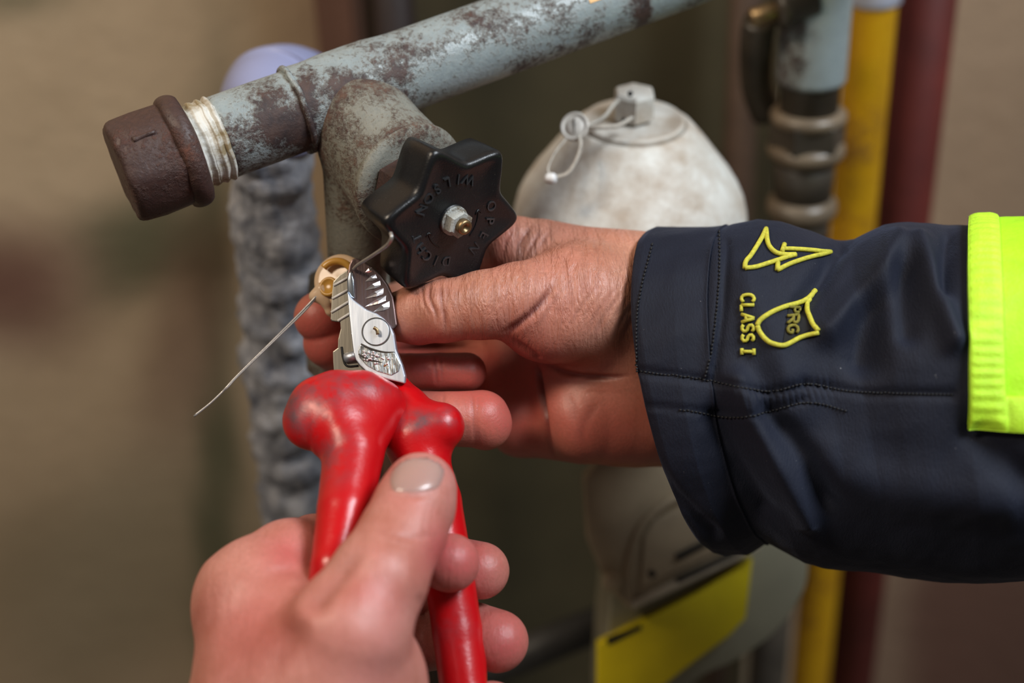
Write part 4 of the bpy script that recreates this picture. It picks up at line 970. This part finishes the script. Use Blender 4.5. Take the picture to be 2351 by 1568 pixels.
ct.add('handle', (c2w(v2), q2), M_red, attrs={'grime': np.clip(gr * 1.3, 0, 1)}, label='right red handle with finger guard')

# ---------------------------------------------------------------- near hand on the handles
fl = Field([-108, -205, -520], [22, -28, -372], 0.9)
chain(fl, [(620, 1780, 430, 230), (650, 1580, 438, 200), (635, 1450, 446, 172), (605, 1380, 450, 152)], 12)
chain(fl, [(760, 1780, 430, 230), (790, 1600, 428, 180)], 12)
chain(fl, [(700, 1700, 425, 230), (760, 1560, 424, 195)], 12)
# thumb
chain(fl, [(740, 1600, 418, 185), (800, 1450, 414, 142), (868, 1330, 420, 112), (925, 1225, 432, 98), (952, 1160, 438, 92), (965, 1122, 441, 84)], 5)
# index, from its base knuckle behind the left handle
chain(fl, [(600, 1385, 450, 150), (668, 1290, 456, 98), (722, 1255, 468, 72), (860, 1270, 492, 62), (960, 1290, 488, 62)], 5)
chain(fl, [(960, 1290, 488, 62), (1020, 1290, 466, 66), (1034, 1292, 452, 68)], 1.5)
chain(fl, [(640, 1480, 440, 120), (800, 1400, 490, 70), (960, 1350, 500, 62), (1050, 1300, 486, 66), (1104, 1310, 474, 66)], 1.5)
chain(fl, [(680, 1560, 440, 120), (850, 1500, 490, 70), (1000, 1470, 496, 66), (1090, 1452, 480, 68), (1142, 1472, 468, 72)], 1.5)
chain(fl, [(740, 1680, 440, 120), (900, 1640, 480, 64), (1060, 1640, 480, 60), (1130, 1630, 458, 66)], 1.5)
v_, q_ = fl.mesh(); v_ = relax(v_, q_, 4)
L = [([(890, 1136), (950, 1140), (1012, 1128)], 5, 0.5), ([(700, 1410), (740, 1360), (790, 1300), (850, 1220)], 26, 2.2), ([(690, 1420), (640, 1500), (600, 1568)], 30, 1.0), ([(720, 1325), (650, 1310), (600, 1320)], 12, 0.5), ([(860, 1215), (940, 1235), (1000, 1225)], 8, 0.4), ([(870, 1240), (940, 1255)], 6, 0.3), ([(960, 1360), (985, 1430), (1000, 1500)], 12, 0.8)]
v_, cr = grooves(v_, q_, L)
x, y = pxof(v_)
red = 0.65 * g2(1060, 1290, 90, 70) + 0.65 * g2(1160, 1470, 70, 90) + 0.5 * g2(660, 1270, 60, 50) + 0.35 * g2(600, 1450, 150, 120) + 0.3 * g2(860, 1360, 70, 50) + 0.3 * g2(1010, 1250, 40, 60)
vw = c2w(v_)
hb_ = Thing('person', 'bare left hand in front, thumb and fingers gripping the red plier handles', 'person', P(700, 1800, 430))
hand2 = hb_.add('hand', (vw, q_), M_skin2, attrs={'red': np.clip(red * 1.35, 0, 0.9), 'crease': np.clip(cr * 0.12, 0, 0.3), 'wrinkle': np.full(len(v_), 0.4)})
bv2 = BVHTree.FromPolygons([Vector(a) for a in vw], q_.tolist())
V = []; nu, nv = 22, 18
ctrx, ctry = 958, 1088
for i in range(nu):
    for j in range(nv):
        a = -1 + 2 * i / (nu - 1); b = -1 + 2 * j / (nv - 1)
        # squircle mapping
        aa = a * math.sqrt(1 - 0.36 * b * b); bb = b * math.sqrt(1 - 0.36 * a * a)
        px = ctrx + aa * 66 + bb * -6; py = ctry + bb * 46 + aa * -4
        e = max(abs(a), abs(b)); h_ = drop(px, py, 0.0005 * (1 - e ** 6) - 0.0002 * (e ** 8), bv2)
        for _k in range(20):
            if w2px([list(h_)])[2][0] < 436: break
            px += (ctrx - px) * 0.06; py += (ctry + 10 - py) * 0.06; h_ = drop(px, py, 0.0, bv2)
        V.append(list(h_))
fs = [[i * nv + j, (i + 1) * nv + j, (i + 1) * nv + j + 1, i * nv + j + 1] for i in range(nu - 1) for j in range(nv - 1)]
hb_.add('thumbnail', (np.array(V), fs), M_nail, parent=hand2, label='short pale thumbnail')
